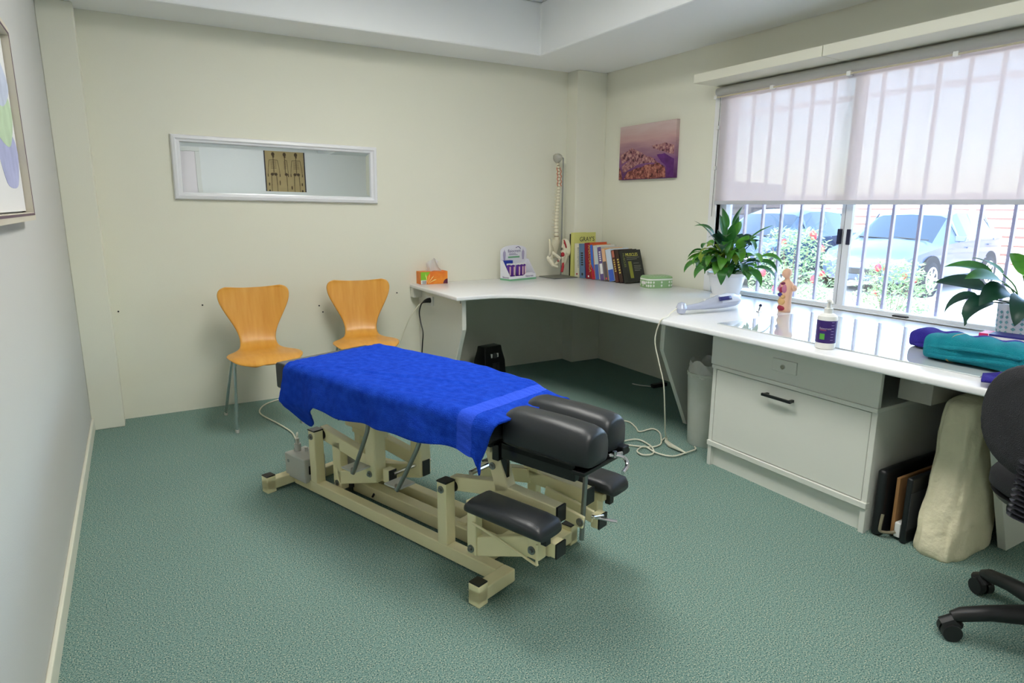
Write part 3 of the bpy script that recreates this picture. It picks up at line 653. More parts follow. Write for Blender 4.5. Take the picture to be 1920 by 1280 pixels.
# spine model on stand
SP = thing('spine_model', 'anatomical spine and pelvis model hanging on a steel stand', 'anatomy model', (2.962, 4.345, DZ))
bone = M('model_bone', (228, 222, 196), .5); red = M('model_red', (176, 28, 42), .5)
rbox(-.125, .105, -.15, .07, 0, .008).build('base_plate', steel, SP, bevel=.002)
B().tube([(.068, .035, .008), (.068, .035, .925), (.068, .035, .938), (.060, .033, .943), (.0, .02, .943)], .0055, 10).build('stand_rod', steel, SP, smooth=True)
cl = M('clear_skull', (214, 212, 202), .15, trans=.5)
rings = []
for z, rx, ry, oy in ((.90, .012, .015, 0), (.915, .028, .034, -.004), (.935, .036, .042, -.006), (.955, .034, .038, -.004), (.968, .018, .02, 0)):
    rings.append([(-.012 + rx*math.cos(a), oy + ry*math.sin(a), z) for a in [2*math.pi*i/16 for i in range(16)]])
B().loft(rings).build('skull_base', cl, SP, smooth=True)
def spx(z):
    t = (z-.30)/.60; return (-.002 - .004*math.sin(t*math.pi*2), .006*math.sin(t*math.pi*2+.6))
nv = 24
for k in range(nv):
    t = k/(nv-1); z = .31 + .58*(t**.9); r = .020 - .010*t; h = .0125 - .0045*t
    x, y = spx(z); v = B(); v.lathe([(r*.92, -h), (r*.82, 0), (r*.92, h)], 12, (x, y, z))
    v.bar((x, y+r*.6, z), (x, y+r*2.1, z-.008), .005, .008); v.bar((x-r*1.9, y+r*.7, z), (x+r*1.9, y+r*.7, z), .005, .006)
    v.build('vertebra', bone, SP, smooth=True)
    if k < nv-1:
        z2 = .31 + .58*(((k+1)/(nv-1))**.9); zm = (z+z2)/2; x, y = spx(zm)
        B().lathe([(r*.85, -(z2-z)/2+h*.9), (r*.88, 0), (r*.85, (z2-z)/2-h*.9)], 12, (x, y, zm)).build('disc', M('model_disc', (150, 138, 108), .5), SP, smooth=True)
for s in (-1, 1):
    pts = [Vector((spx(z)[0] + s*.016 + .006*math.sin(z*160), spx(z)[1]-.008, z)) for z in [.72 + .011*i for i in range(14)]]
    B().tube(pts, .0028, 6).build('artery', M('model_orange', (200, 84, 50), .5), SP, smooth=True)
B().loft([[(rx*math.cos(a), .01 + oy + ry*math.sin(a), z) for a in [2*math.pi*i/14 for i in range(14)]] for z, rx, ry, oy in ((.15, .008, .006, .03), (.19, .02, .014, .025), (.25, .034, .018, .012), (.30, .036, .022, 0))]).build('sacrum', bone, SP, smooth=True)
def hip(s):
    rows = []   # flared iliac wing: a curved fan
    for i in range(9):
        a = math.radians(-35 + 150*i/8); rows.append([])
        for j in range(6):
            q = .02 + .075*j/5*(1-.15*abs(i-4)/4)
            rows[-1].append((s*(.045 + q*.62*math.cos(a)*.5 + .030*j/5), -.008 - q*math.cos(a)*.55 + .012*(j/5)**2, .215 + q*math.sin(a)*1.05))
    h = B().grid(rows).build('hip_bone', bone, SP, smooth=True, solid=.009, ang=0)
    B().tube([(s*.05, 0, .215), (s*.075, -.02, .17), (s*.06, -.02, .115), (s*.04, -.03, .10), (s*.02, -.055, .13), (s*.012, -.065, .155), (s*.045, -.045, .185), (s*.06, -.02, .20)], [.018, .02, .015, .013, .010, .011, .012, .016]*1, 10).build('pelvic_ring', bone, h, smooth=True)
    return h
hip(-1); hip(1)
B().lathe([(.004, -.024), (.018, -.017), (.024, 0), (.018, .017), (.004, .024)], 14, (-.085, -.02, .155)).build('femur_head', bone, SP, smooth=True)
B().tube([(-.09, -.02, .15), (-.065, -.045, .10), (-.03, -.055, .085)], [.02, .017, .012], 10).build('femur_stub', bone, SP, smooth=True)
B().tube([(.028, -.05, .12), (.02, -.06, .085), (.006, -.066, .045)], [.008, .0105, .011], 10).build('red_muscle', red, SP, smooth=True)
rows = [[(.035 + .055*i/5, -.045 + .03*i/5 - .008*math.sin(j), .30 - .10*(i/5)**1.5 - .03*j/3*(1-.4*i/5)) for j in range(4)] for i in range(6)]
B().grid(rows).build('red_muscle', red, SP, smooth=True, solid=.008, ang=0)
B().lathe([(.003, -.02), (.014, -.01), (.016, 0), (.012, .012), (.003, .018)], 12, (.015, -.062, .185)).build('red_muscle', red, SP, smooth=True)
B().lathe([(.002, -.008), (.008, 0), (.002, .008)], 10, (-.03, -.064, .135)).build('red_muscle', red, SP, smooth=True)

# books leaning in a row
ROW = []   # (y, thickness, height, lean) of the previous book: each one leans on its neighbour
def book(y, x, th, h, dp, lean, col, label, cover=None, paper=True):
    if len(ROW) > 1:
        py, pt, ph, pa = ROW[-1]; y = py - pt/math.cos(math.radians(pa)) - max(h, ph)*(math.tan(math.radians(lean)) - math.tan(math.radians(pa))) - .0015
    ROW.append((y, th, h, lean))
    t = thing('book', label, 'book', (x, y, DZ), math.radians(6), 'row of textbooks on the desk'); t.rotation_euler = (math.radians(-lean), 0, math.radians(7))
    m = M('book_%d_%d_%d' % col, col, .45)
    cm = M('book_%d_%d_%d' % cover, cover, .45) if cover else m
    rbox(0, .003, -th, 0, 0, h).build('spine', m, t, bevel=.001)
    rbox(0, dp, -th, -th+.0025, 0, h).build('cover', cm, t); rbox(0, dp, -.0025, 0, 0, h).build('cover', cm, t)
    rbox(.003, dp-.004, -th+.0025, -.0025, .003, h-.004).build('pages', M('book_pages', (226, 220, 200), .8), t)
    return t
gold = M('gold_print', (206, 186, 92), .5); dkink = M('dark_print', (40, 46, 44), .6); whp = M('white_print', (232, 232, 228), .6)
def spine_text(t, s, size, mat, th, h, down=True):
    text(s, size, mat, t, (-.0006, -th/2 - size*.30, h*.93), (0, 0, -1), (0, -1, 0)) if down else None
def marks(t, th, mat, z0, z1, n=5):
    b = B()
    for k in range(n): z = z0 + (z1-z0)*k/n; b.box(-.0008, -.0001, -th*.72, -th*.3, z, z + (z1-z0)/n*.6)
    b.build('spine_print', mat, t)
t = book(4.312, 3.062, .010, .345, .02, 0, (24, 22, 24), 'thin black volume at the left end of the book row')
t = book(4.300, 3.066, .034, .356, .245, 0, (214, 214, 128), "tall yellow-green book titled GRAY'S ANATOMY")
text("GRAY'S", .052, dkink, t, (.062, -.0352, .285), (1, 0, 0), (0, 0, 1)); text('ANATOMY', .05, dkink, t, (.03, -.0352, .232), (1, 0, 0), (0, 0, 1))
t = book(4.262, 3.078, .052, .272, .20, 2, (222, 220, 196), 'cream textbook with BIOCHEMISTRY on its spine')
spine_text(t, 'BIOCHEMISTRY', .024, M('slate_print', (96, 108, 120), .6), .052, .26); rbox(-.0008, 0, -.034, -.02, .02, .034).build('spine_print', red, t)
t = book(4.202, 3.083, .062, .272, .20, 4, (98, 128, 160), 'thick grey-blue textbook between cream and dark red books', (52, 84, 150)); marks(t, .062, dkink, .1, .21, 6); rbox(-.0008, 0, -.04, -.022, .02, .04).build('spine_print', dkink, t)
t = book(4.130, 3.092, .058, .282, .19, 6, (138, 22, 42), 'dark red book titled ANATOMICA in gold letters', (208, 84, 40)); spine_text(t, 'ANATOMICA', .036, gold, .058, .285); rbox(-.0008, 0, -.035, -.022, .012, .026).build('spine_print', whp, t)
t = book(4.066, 3.098, .032, .270, .20, 8, (54, 108, 200), 'blue and red paperback right of the dark red book', (226, 128, 44)); B().prism([(-.002, .0), (-.002, .12), (-.03, .06), (-.032, 0)], -.0007, 0, 'yz').build('spine_print', M('cover_red', (186, 30, 56), .5), t)
t = book(4.030, 3.104, .042, .268, .20, 9, (196, 206, 206), 'pale grey and blue paperback left of the violet book', (214, 214, 208)); rbox(-.0007, 0, -.04, -.002, .002, .12).build('spine_print', M('cover_blue', (74, 102, 170), .5), t)
t = book(3.985, 3.110, .042, .258, .20, 11, (100, 82, 138), 'violet book with a white sticker low on its spine', (190, 190, 186)); rbox(-.0007, 0, -.036, -.008, .05, .13).build('sticker', whp, t); marks(t, .042, whp, .15, .23, 5)
t = book(3.940, 3.116, .036, .252, .20, 12, (92, 86, 92), 'dark mottled book with peach coloured cover', (222, 178, 132)); rbox(-.0007, 0, -.034, -.002, .15, .25).build('spine_print', M('cover_peach', (224, 180, 140), .5), t); rbox(-.0008, 0, -.025, -.012, .012, .026).build('spine_print', M('cover_coral', (220, 90, 110), .5), t)
t = book(3.900, 3.122, .056, .246, .20, 14, (200, 214, 228), 'pale sky blue book left of the brown and gold books'); rbox(-.0007, 0, -.054, -.002, .002, .09).build('spine_print', M('cover_cobalt', (62, 98, 190), .5), t)
t = book(3.838, 3.130, .034, .246, .20, 15, (84, 40, 30), 'brown book with gold spine lettering beside pale blue book', (62, 26, 30)); marks(t, .034, gold, .08, .18, 6); rbox(-.0007, 0, -.028, -.006, .19, .24).build('spine_print', M('cover_skin', (186, 110, 90), .5), t)
t = book(3.798, 3.136, .038, .246, .20, 16, (58, 36, 26), 'dark brown book with gold marks touching the black book', (30, 26, 24)); marks(t, .038, gold, .07, .19, 6)
t = book(3.754, 3.144, .045, .244, .185, 17, (34, 38, 30), 'black book with MUSCLES in yellow on its cover', (26, 28, 26)); spine_text(t, 'MUSCLES', .026, M('olive_print', (120, 132, 60), .5), .045, .24)
text('MUSCLES', .034, M('yellow_print', (216, 212, 90), .5), t, (.014, -.0456, .197), (1, 0, 0), (0, 0, 1), squash=.96)
rbox(.03, .065, -.0458, -.045, .03, .158).build('cover_panel', M('cover_olive', (132, 134, 44), .6), t)
b = B()
for k, (z, w) in enumerate(((.185, .14), (.172, .11), (.14, .06), (.12, .075), (.108, .07), (.096, .075), (.084, .06))): b.box(.02 if z > .16 else .085, (.02 if z > .16 else .085)+w, -.0456, -.045, z, z+.004)
b.build('cover_print', M('grey_print', (120, 122, 110), .6), t)

# green patterned zip case
ZC_ = thing('zip_case', 'green and white diamond patterned case in front of the books', 'case', (3.215, 3.445, DZ), math.radians(-12))
gm = M('case_green', (142, 178, 126), .6)
rr = [(.105*math.copysign(abs(math.cos(a))**.45, math.cos(a)), .075*math.copysign(abs(math.sin(a))**.45, math.sin(a))) for a in [2*math.pi*i/40 for i in range(40)]]
B().loft([[(x*.97, y*.97, 0) for x, y in rr], [(x, y, .006) for x, y in rr], [(x, y, .056) for x, y in rr]]).build('case_body', gm, ZC_, smooth=True)
B().loft([[(x*1.012, y*1.012, .056) for x, y in rr], [(x*1.012, y*1.012, .066) for x, y in rr]]).build('zip_band', M('case_white', (226, 230, 220), .6), ZC_, smooth=True)
B().loft([[(x, y, .066) for x, y in rr], [(x*.985, y*.98, .076) for x, y in rr], [(x*.9, y*.88, .082) for x, y in rr]]).build('case_lid', gm, ZC_, smooth=True)
b = B(); n = len(rr)
for i in range(0, n, 2):
    (x0, y0), (x1, y1), (xp, yp) = rr[i], rr[(i+1) % n], rr[i-1]
    t_ = Vector((x1-xp, y1-yp, 0)).normalized(); c = Vector((x0, y0, 0))*1.006
    for z in (.018, .042): b.add([c - t_*.008 + Vector((0,0,z)), c + Vector((0,0,z-.010)), c + t_*.008 + Vector((0,0,z)), c + Vector((0,0,z+.010))], [(0,1,2,3)])
for x in range(-3, 4):
    for y in range(-2, 3):
        if abs(x*.026) < .085 and abs(y*.026) < .055: b.add([(x*.026-.008, y*.026, .0826), (x*.026, y*.026-.008, .0826), (x*.026+.008, y*.026, .0826), (x*.026, y*.026+.008, .0826)], [(0,1,2,3)])
b.build('diamond_print', MATS['case_white'], ZC_)
rbox(-.1075, -.1055, -.035, .02, .026, .046).build('name_label', whp, ZC_)

# potted plants
leaf_ms = [M('leaf_bright', (104, 168, 54), .4, noise=(9, (58, 112, 36), .2), trans=.35), M('leaf_mid', (66, 132, 48), .4, noise=(9, (34, 82, 40), .2), trans=.3), M('leaf_dark', (30, 72, 50), .38, noise=(9, (24, 58, 48), .2), trans=.25), M('leaf_lime', (150, 168, 60), .45, noise=(9, (112, 146, 48), .2), trans=.35)]
soil = M('potting_soil', (72, 62, 56), .95, noise=(80, (110, 96, 84), .2))
def leaf(parent, base, az, reach, rise, L, wd, droop, mat, twist=0, fold=.25):
    """arching stem followed by a lance shaped blade"""
    base = Vector(base); d = Vector((math.cos(az), math.sin(az), 0)); side = Vector((-math.sin(az), math.cos(az), 0)); up = Vector((0, 0, 1))
    tip = base + d*reach + up*rise
    b = B(); b.tube([base, base + d*reach*.35 + up*rise*.62, tip], .0028, 6, smooth=4)
    dirv = (d*reach*.65 + up*rise*.38).normalized(); ang = math.atan2(dirv.z, math.hypot(dirv.x, dirv.y)); p = tip.copy(); rows = []; n = 9
    side2 = (side*math.cos(twist) + up*math.sin(twist)).normalized()
    for i in range(n+1):
        t = i/n; w = wd * (math.sin(math.pi*min(1, t**.72))**.85) * .5 + .0006
        nrm = side2.cross(d*math.cos(ang) + up*math.sin(ang)).normalized()
        if nrm.z < 0: nrm = -nrm
        rows.append([p - side2*w + nrm*w*fold, p - side2*w*.5 + nrm*w*fold*.45, p, p + side2*w*.5 + nrm*w*fold*.45, p + side2*w + nrm*w*fold])
        p = p + (d*math.cos(ang) + up*math.sin(ang))*(L/n); ang -= droop/n
    b.grid(rows); return b.build('leaf', mat, parent, smooth=True, ang=0)
P1 = thing('potted_plant', 'leafy peace lily in plain white pot beside the blind', 'plant', (3.175, 2.775, DZ))
potw = M('pot_white', (232, 232, 236), .35)
B().lathe([(.085, 0), (.092, .004), (.094, .026), (.088, .032)], 32).build('saucer', potw, P1, smooth=True)
B().lathe([(.078, .028), (.086, .05), (.108, .145), (.118, .148), (.120, .168), (.112, .168), (.106, .15)], 36).build('pot', potw, P1, smooth=True)
B().lathe([(.02, .149), (.106, .15), (.1, .153), (.02, .156)], 28).build('soil', soil, P1)
rg = random.Random(5)
for k in range(54):
    az = rg.uniform(0, 2*math.pi); q = k/54; mat = leaf_ms[rg.choice((0, 1, 1, 2, 0))]
    reach = rg.uniform(.03, .15)
    if math.cos(az) > .45: reach = min(reach, .09)
    rise = rg.uniform(.05, .2) if q < .75 else rg.uniform(.16, .24); L = rg.uniform(.11, .17)
    leaf(P1, (.05*math.cos(az)*rg.random(), .05*math.sin(az)*rg.random(), .152), az, reach, rise, L if math.cos(az) < .45 else .09, rg.uniform(.05, .075), rg.uniform(.9, 2.6) if q < .8 else rg.uniform(.1, .7), mat, rg.uniform(-.5, .5))
for az, re, ri, L, mi in ((-2.45, .03, .12, .15, 3), (-2.1, .05, .10, .14, 3), (-1.75, .05, .13, .13, 0), (-2.85, .06, .11, .13, 3)):
    leaf(P1, (0, 0, .152), az, re, ri, L, .062, 2.5, leaf_ms[mi], .3)
for k in range(20):
    az = -2.43 + rg.uniform(-1.2, 1.2)
    leaf(P1, (.06*math.cos(az)*rg.random(), .06*math.sin(az)*rg.random(), .152), az, rg.uniform(.03, .11), rg.uniform(.04, .15), rg.uniform(.11, .16), rg.uniform(.055, .075), rg.uniform(1.8, 2.7), leaf_ms[rg.choice((0, 0, 1, 3, 1))], rg.uniform(-.6, .6))
for az, re, ri, L in ((2.0, .10, .22, .17), (-.9, .10, .2, .18), (1.2, .05, .28, .15), (-1.6, .03, .29, .14)):
    leaf(P1, (0, 0, .152), az, re, ri, L, .05, .5, leaf_ms[1], .2)
for az, re, ri in ((1.75, .19, .06), (1.5, .17, .03), (-1.3, .18, .09), (-1.0, .16, .05), (-1.7, .17, .04), (-1.15, .19, .12)):
    leaf(P1, (0, 0, .152), az, re, ri, .16, .06, 1.6, leaf_ms[rg.choice((0, 1))], .3)
P2 = thing('potted_plant', 'peace lily in white pot printed with teal diamonds', 'plant', (3.278, 1.232, DZ+.0002))
B().lathe([(.088, 0), (.093, .003), (.104, .165), (.106, .168), (.1, .168), (.098, .15)], 40).build('pot', potw, P2, smooth=True)
B().lathe([(.02, .149), (.097, .15), (.02, .156)], 28).build('soil', soil, P2)
b = B()
for i in range(22):
    a = 2*math.pi*i/22
    for k in range(6):
        z = .02 + .022*k + (.0 if i % 2 else .004); r = .0945 + .0105*z/.165; r2 = r+.0006
        e = Vector((-math.sin(a), math.cos(a), 0)); c = Vector((r2*math.cos(a), r2*math.sin(a), z)); w = .010 if i % 2 else .0075
        b.add([c - e*w, c - Vector((0,0,.008)), c + e*w, c + Vector((0,0,.008))], [(0,1,2,3)])
b.build('diamond_print', M('print_teal', (120, 178, 182), .5), P2)
for az, re, ri, L, wd, dr, mi, tw in ((2.75, .10, .10, .20, .09, .9, 1, -.5), (2.3, .12, .07, .21, .095, .5, 2, -.6), (1.9, .10, .12, .20, .08, 1.0, 1, -.4), (2.9, .08, .06, .19, .10, 1.5, 2, -.6), (-2.9, .08, .04, .2, .09, 1.9, 2, -.4), (-2.3, .06, .16, .18, .09, .4, 1, .2), (-2.0, .03, .20, .19, .10, .2, 1, .5), (-1.4, .08, .12, .18, .07, .8, 2, .2), (-.6, .04, .1, .08, .05, .8, 2, 0), (1.4, .09, .13, .16, .06, .7, 1, .2), (3.1, .05, .14, .17, .06, .9, 0, .3), (2.1, .14, .03, .17, .075, 1.7, 2, -.4), (2.55, .11, .02, .18, .09, 2.0, 2, -.5)):
    leaf(P2, (.03*math.cos(az), .03*math.sin(az), .152), az, re, ri, L, wd, dr, leaf_ms[mi], tw)

# hand massager
MS = thing('massager', 'silver grey corded hand massager lying on the desk', 'massager', (2.50, 2.475, DZ+.035), math.radians(-7))
sil = M('massager_silver', (190, 196, 214), .25, .2)
rings = []
for x, z, ry, rz in ((.018, .0, .014, .013), (.05, .0, .016, .015), (.12, .004, .021, .019), (.18, .012, .030, .028), (.24, .020, .041, .036), (.30, .026, .048, .04), (.345, .027, .045, .036), (.375, .026, .033, .026), (.39, .026, .014, .012)):
    rings.append([(x, ry*math.cos(a), z + rz*math.sin(a)) for a in [2*math.pi*i/20 for i in range(20)]])
bd = B().loft(rings).build('body', sil, MS, smooth=True)
B().lathe([(.004, -.033), (.022, -.026), (.033, 0), (.022, .026), (.004, .033)], 18, (0, 0, 0), .9, .9).build('ball_end', sil, MS, smooth=True)
B().grid([[(.215 + .085*i/4, -.014 - .035*math.cos(a) , .02+.004*i/4 + .039*math.sin(a)) for a in (.35, .55, .75, .95)] for i in range(5)]).build('display_panel', M('panel_navy', (34, 40, 110), .25), MS, smooth=True, solid=.003)
rings = [[(x, ry*math.cos(a)*1.02, z + rz*math.sin(a)*1.02) for a in [2*math.pi*i/20 for i in range(11)]] for x, z, ry, rz in ((.24, .020, .041, .036), (.30, .026, .048, .04), (.345, .027, .045, .036), (.378, .026, .032, .025))]
B().grid(rings).build('clear_cover', M('clear_plastic', (220, 226, 240), .1), MS, smooth=True)
rbox(.150, .156, -.004, .004, .030, .040).build('switch', white_pl, MS)
# small metal clip
t = thing('metal_clip', 'small shiny metal clip lying near the torso figure', 'clip', (2.95, 2.335, DZ), math.radians(20))
rbox(-.028, .028, -.009, .009, 0, .008).build('clip_base', chrome, t, bevel=.003); B().tube([(-.005, 0, .008), (.004, .0, .022), (.014, 0, .03)], .005, 8).build('clip_lever', chrome, t, smooth=True); B().lathe([(.002, 0), (.008, .004), (.009, .012), (.003, .018)], 12, (.014, 0, .024)).build('clip_knob', M('navy_knob', (26, 30, 70), .3), t, smooth=True)
# torso figure
TF = thing('torso_model', 'small anatomical torso figure with exposed organs', 'anatomy model', (3.075, 2.27, DZ), math.radians(-14))
skin = M('model_skin', (226, 180, 150), .5)
# facing local -x; sections (z, centre x, half depth, half width)
sec = [(0, 0, .030, .036), (.02, 0, .032, .038), (.06, 0, .030, .034), (.10, .001, .032, .036), (.135, .002, .034, .044), (.155, .003, .030, .046), (.168, .004, .020, .032), (.176, .004, .014, .016), (.186, .002, .013, .014), (.192, -.004, .018, .016), (.202, -.005, .025, .019), (.214, -.004, .028, .021), (.226, -.002, .025, .020), (.236, 0, .015, .013), (.239, 0, .004, .004)]
B().loft([[(cx + rx*math.cos(a), ry*math.sin(a), z) for a in [2*math.pi*i/24 for i in range(24)]] for z, cx, rx, ry in sec]).build('torso', skin, TF, smooth=True, ang=0)
B().tube([(.026, .046, .148), (.03, .052, .132), (.024, .05, .118)], [.013, .014, .008], 10).tube([(.01, -.046, .148), (.012, -.053, .134), (.01, -.05, .12)], [.013, .014, .008], 10).build('arm_stump', skin, TF, smooth=True)
def organ(x, y, z, rx, ry, rz, m, name): B().lathe([(math.sin(math.pi*i/8) + .001, -math.cos(math.pi*i/8)) for i in range(9)], 14).build(name, m, TF, smooth=True).matrix_local = Matrix.Translation((x, y, z)) @ Matrix.Diagonal((rx, ry, rz, 1))
om = [M('organ_lung', (196, 120, 150), .4), M('organ_red', (150, 24, 62), .4), M('organ_blue', (60, 44, 140), .4), M('organ_tan', (214, 170, 110), .4), M('organ_plum', (120, 30, 80), .4)]
organ(-.020, -.016, .130, .018, .015, .026, om[0], 'lung'); organ(-.020, .016, .130, .018, .015, .026, om[0], 'lung'); organ(-.030, 0, .122, .012, .012, .016, om[1], 'heart')
organ(-.024, .008, .095, .015, .022, .013, om[2], 'liver'); organ(-.026, -.012, .086, .012, .014, .011, om[3], 'stomach'); organ(-.024, 0, .058, .014, .026, .022, om[3], 'intestine'); organ(-.022, 0, .022, .016, .028, .018, om[1], 'bladder'); organ(-.016, 0, .155, .015, .02, .010, om[4], 'windpipe')
B().lathe([(.001, -.004), (.0045, 0), (.001, .004)], 8, (-.034, 0, .207)).build('nose', skin, TF); 
for s in (-1, 1): B().lathe([(.001, -.005), (.004, 0), (.001, .006)], 8, (-.002, s*.021, .208)).build('ear', skin, TF)
# pump bottle
PB = thing('pump_bottle', 'white pump bottle with a dark purple label on desk', 'bottle', (2.413, 1.575, DZ), math.radians(-40))
B().lathe([(.034, 0), (.038, .004), (.0385, .125), (.036, .135), (.026, .143), (.014, .147), (.013, .152)], 32).build('bottle_body', white_pl, PB, smooth=True)
B().lathe([(.0388, .027), (.0390, .028), (.0390, .118), (.0388, .119)], 32).build('label_wrap', M('label_purple', (52, 26, 104), .4), PB, smooth=True)
B().lathe([(.0165, .146), (.0165, .166), (.009, .168), (.007, .19), (.011, .192), (.011, .2), (.004, .203)], 20).build('pump_head', white_pl, PB, smooth=True)
B().tube([(.0, 0, .198), (.0, -.02, .199), (.0, -.036, .195), (.0, -.042, .189)], [.007, .006, .0045, .004], 10).build('spout', white_pl, PB, smooth=True)
def wrap(a0, a1, z0, z1, r, name, m): B().grid([[(r*math.cos(a0+(a1-a0)*i/6), r*math.sin(a0+(a1-a0)*i/6), z) for i in range(7)] for z in (z0, z1)]).build(name, m, PB)
A = math.radians(-140)   # towards the camera in local terms
def curved_text(s, size, m, a0, z, r):
    o = text(s, size, m, PB, (0, 0, 0), (1, 0, 0), (0, 0, 1), ext=.0001)
    for v in o.data.vertices:
        a = a0 + v.co.x/r; q = r - v.co.y*0; v.co = (q*math.cos(a), q*math.sin(a), z + v.co.z)
FA = math.atan2(-1.575, -2.413) - math.radians(-40)
wrap(FA-.62, FA-.12, .042, .066, .0394, 'green_patch', M('label_green', (84, 160, 60), .5))
curved_text('fisiocrem', .0125, M('label_white', (236, 226, 232), .5), FA-.72, .083, .0395); wrap(FA-.68, FA+.0, .079, .0805, .0394, 'orange_line', M('label_orange', (226, 90, 70), .5))
for k in range(7): wrap(FA+.45, FA+.75, .112-k*.012, .114-k*.012, .0394, 'fine_print', M('label_lilac', (150, 136, 190), .5))

# rolled towels and box at the right end of the desk
teal = M('teal_terry', (0, 138, 158), .95, noise=(24, (14, 156, 172), .25), bump=(380, .9)); navy = M('violet_terry', (44, 34, 150), .95, noise=(24, (58, 46, 170), .25), bump=(380, .9))
def roll(name, label, loc, rz, L, W, H, mat, layers, seed):
    t = thing(name, label, 'towel', loc, rz); rg = random.Random(seed); n = 28; m = 30
    def ring_(x, kx, off=0):
        out = []
        for i in range(m):
            a = 2*math.pi*i/m; c, s = math.cos(a), math.sin(a); e = .62
            y = W/2*math.copysign(abs(c)**e, c)*kx; z = H/2 + H/2*math.copysign(abs(s)**e, s)*(kx if s > 0 else 1)
            out.append((x, y + off + .004*math.sin(9*x/L+seed), z + (.005*math.sin(14*x/L*1.7+seed) if s > 0 else 0)))
        return out
    xs = [-L/2 + L*i/n for i in range(n+1)]; rings = []
    for x in xs:
        e = min(x+L/2, L/2-x); k = .80 + .20*min(1, math.sqrt(max(e, 0)/(.12*L))); rings.append(ring_(x, k))
    B().loft(rings).build('towel_roll', mat, t, smooth=True, ang=0)
    for q in range(layers):   # folded layer edges along the near side
        z = H*(.30 + .30*q); pts = [Vector((x, -W/2 - .001 - .003*math.sin(5*x/L+q), z + .008*math.sin(4*x/L+q))) for x in xs[2:-2]]
        B().tube(pts, [.003] + [.0075]*(len(pts)-2) + [.003], 8).build('fold_edge', mat, t, smooth=True)
    return t
t = roll('rolled_towel', 'teal towel folded into a roll with a tan band', (2.615, 1.09, DZ+.0075), math.radians(-90), .35, .155, .098, teal, 2, 2)
B().grid([[(-.09 + .006*j, .0765*math.copysign(abs(math.cos(a))**.62, math.cos(a)), .049 + .0515*math.copysign(abs(math.sin(a))**.62, math.sin(a))) for a in [2*math.pi*i/30 for i in range(31)]] for j in (0, 1)]).build('elastic_band', M('tan_band', (196, 170, 120), .7), t, solid=.002)
roll('rolled_towel', 'dark violet-blue towel lying behind the teal one', (2.775, 1.215, DZ+.0075), math.radians(-90), .39, .13, .075, navy, 1, 5)
t = thing('folded_cloth', 'dark blue cloth corner hanging at the desk front edge', 'cloth', (2.39, .80, DZ))
B().grid([[(-.075 + .03*i + .06*(j/8)**2*0, .16 - .26*j/8 + .012*i, .022 + .012*math.sin(j*.9+i)*(.4+.1*i) + .02*i/5*(j/8)) for i in range(6)] for j in range(9)]).build('cloth_sheet', navy, t, smooth=True, solid=.008, ang=0)
t = thing('product_box', 'flat white carton with a pink end behind the towels', 'box', (3.075, 1.14, DZ+.0062), math.radians(-82))
rbox(-.15, .15, -.045, .045, 0, .052).build('carton', M('carton_pale', (226, 222, 224), .5), t, bevel=.001)
rbox(-.1508, -.118, -.0456, .0456, .001, .0526).build('pink_end', M('carton_pink', (214, 40, 100), .5), t); rbox(-.115, .1508, -.0458, .0458, .045, .0528).build('navy_stripe', M('carton_navy', (40, 36, 120), .5), t)

# ------------------------------------------------------------------ under the desk
BN = thing('waste_bin', 'white waste basket with plastic liner between desk leg and cabinet', 'bin', (2.655, 2.40, 0))
B().lathe([(.085, 0), (.088, .005), (.108, .40), (.112, .405), (.112, .415), (.104, .415), (.084, .02)], 32).build('bin_body', M('bin_white', (214, 216, 208), .4, noise=(10, (200, 202, 190), .3)), BN, smooth=True)
rows = []
for i in range(7): rows.append([((.106 + .006*math.sin(9*a + i))*(1 - .12*max(0, i-2)/4)*math.cos(a), (.106 + .006*math.sin(9*a+i))*(1 - .12*max(0, i-2)/4)*math.sin(a), .39 + .014*i + .012*math.sin(5*a+i*.7)*(i > 1)) for a in [2*math.pi*k/36 for k in range(37)]])
B().grid(rows).build('bin_liner', M('liner_white', (232, 232, 226), .5, trans=.3), BN, smooth=True, ang=0)
HT = thing('fan_heater', 'small black fan heater on the floor under the desk', 'heater', (2.27, 4.22, 0), math.radians(12))
b = B(); b.loft([[(x, y, z) for x, y in ((-w, -d), (w, -d), (w, d), (-w, d))] for z, w, d in ((0, .105, .07), (.02, .108, .075), (.14, .10, .07), (.215, .088, .05), (.255, .083, .045))])
b.build('heater_body', M('heater_black', (20, 20, 21), .3), HT, bevel=.008, seg=3)
B().disc((0, -.0585, .185), (0, -1, 0), .020, .012, 20).build('dial', M('heater_dial', (60, 64, 62), .3), HT)
for s in (-1, 1): rbox(s*.030-.006, s*.030+.006, -.064, -.055, .17, .20).build('dial_mark', whp, HT)
for k in range(5): rbox(-.03+k*.015-.003, -.03+k*.015+.003, -.081, -.072, .03, .13).build('grille_slat', M('slat_grey', (48, 46, 46), .4), HT)
tag(rbox(3.165, 3.30, 3.36, 3.40, 0, .028).build('power_adapter', black_pl, bevel=.006), 'black power adapter on the carpet by the window wall', 'adapter')
tag(B().tube([(3.165, 3.39, .01), (3.12, 3.46, .008), (3.10, 3.52, .008)], .004, 8, smooth=3).build('adapter_lead', white_pl, smooth=True), 'short white lead from the black power adapter', 'cable')
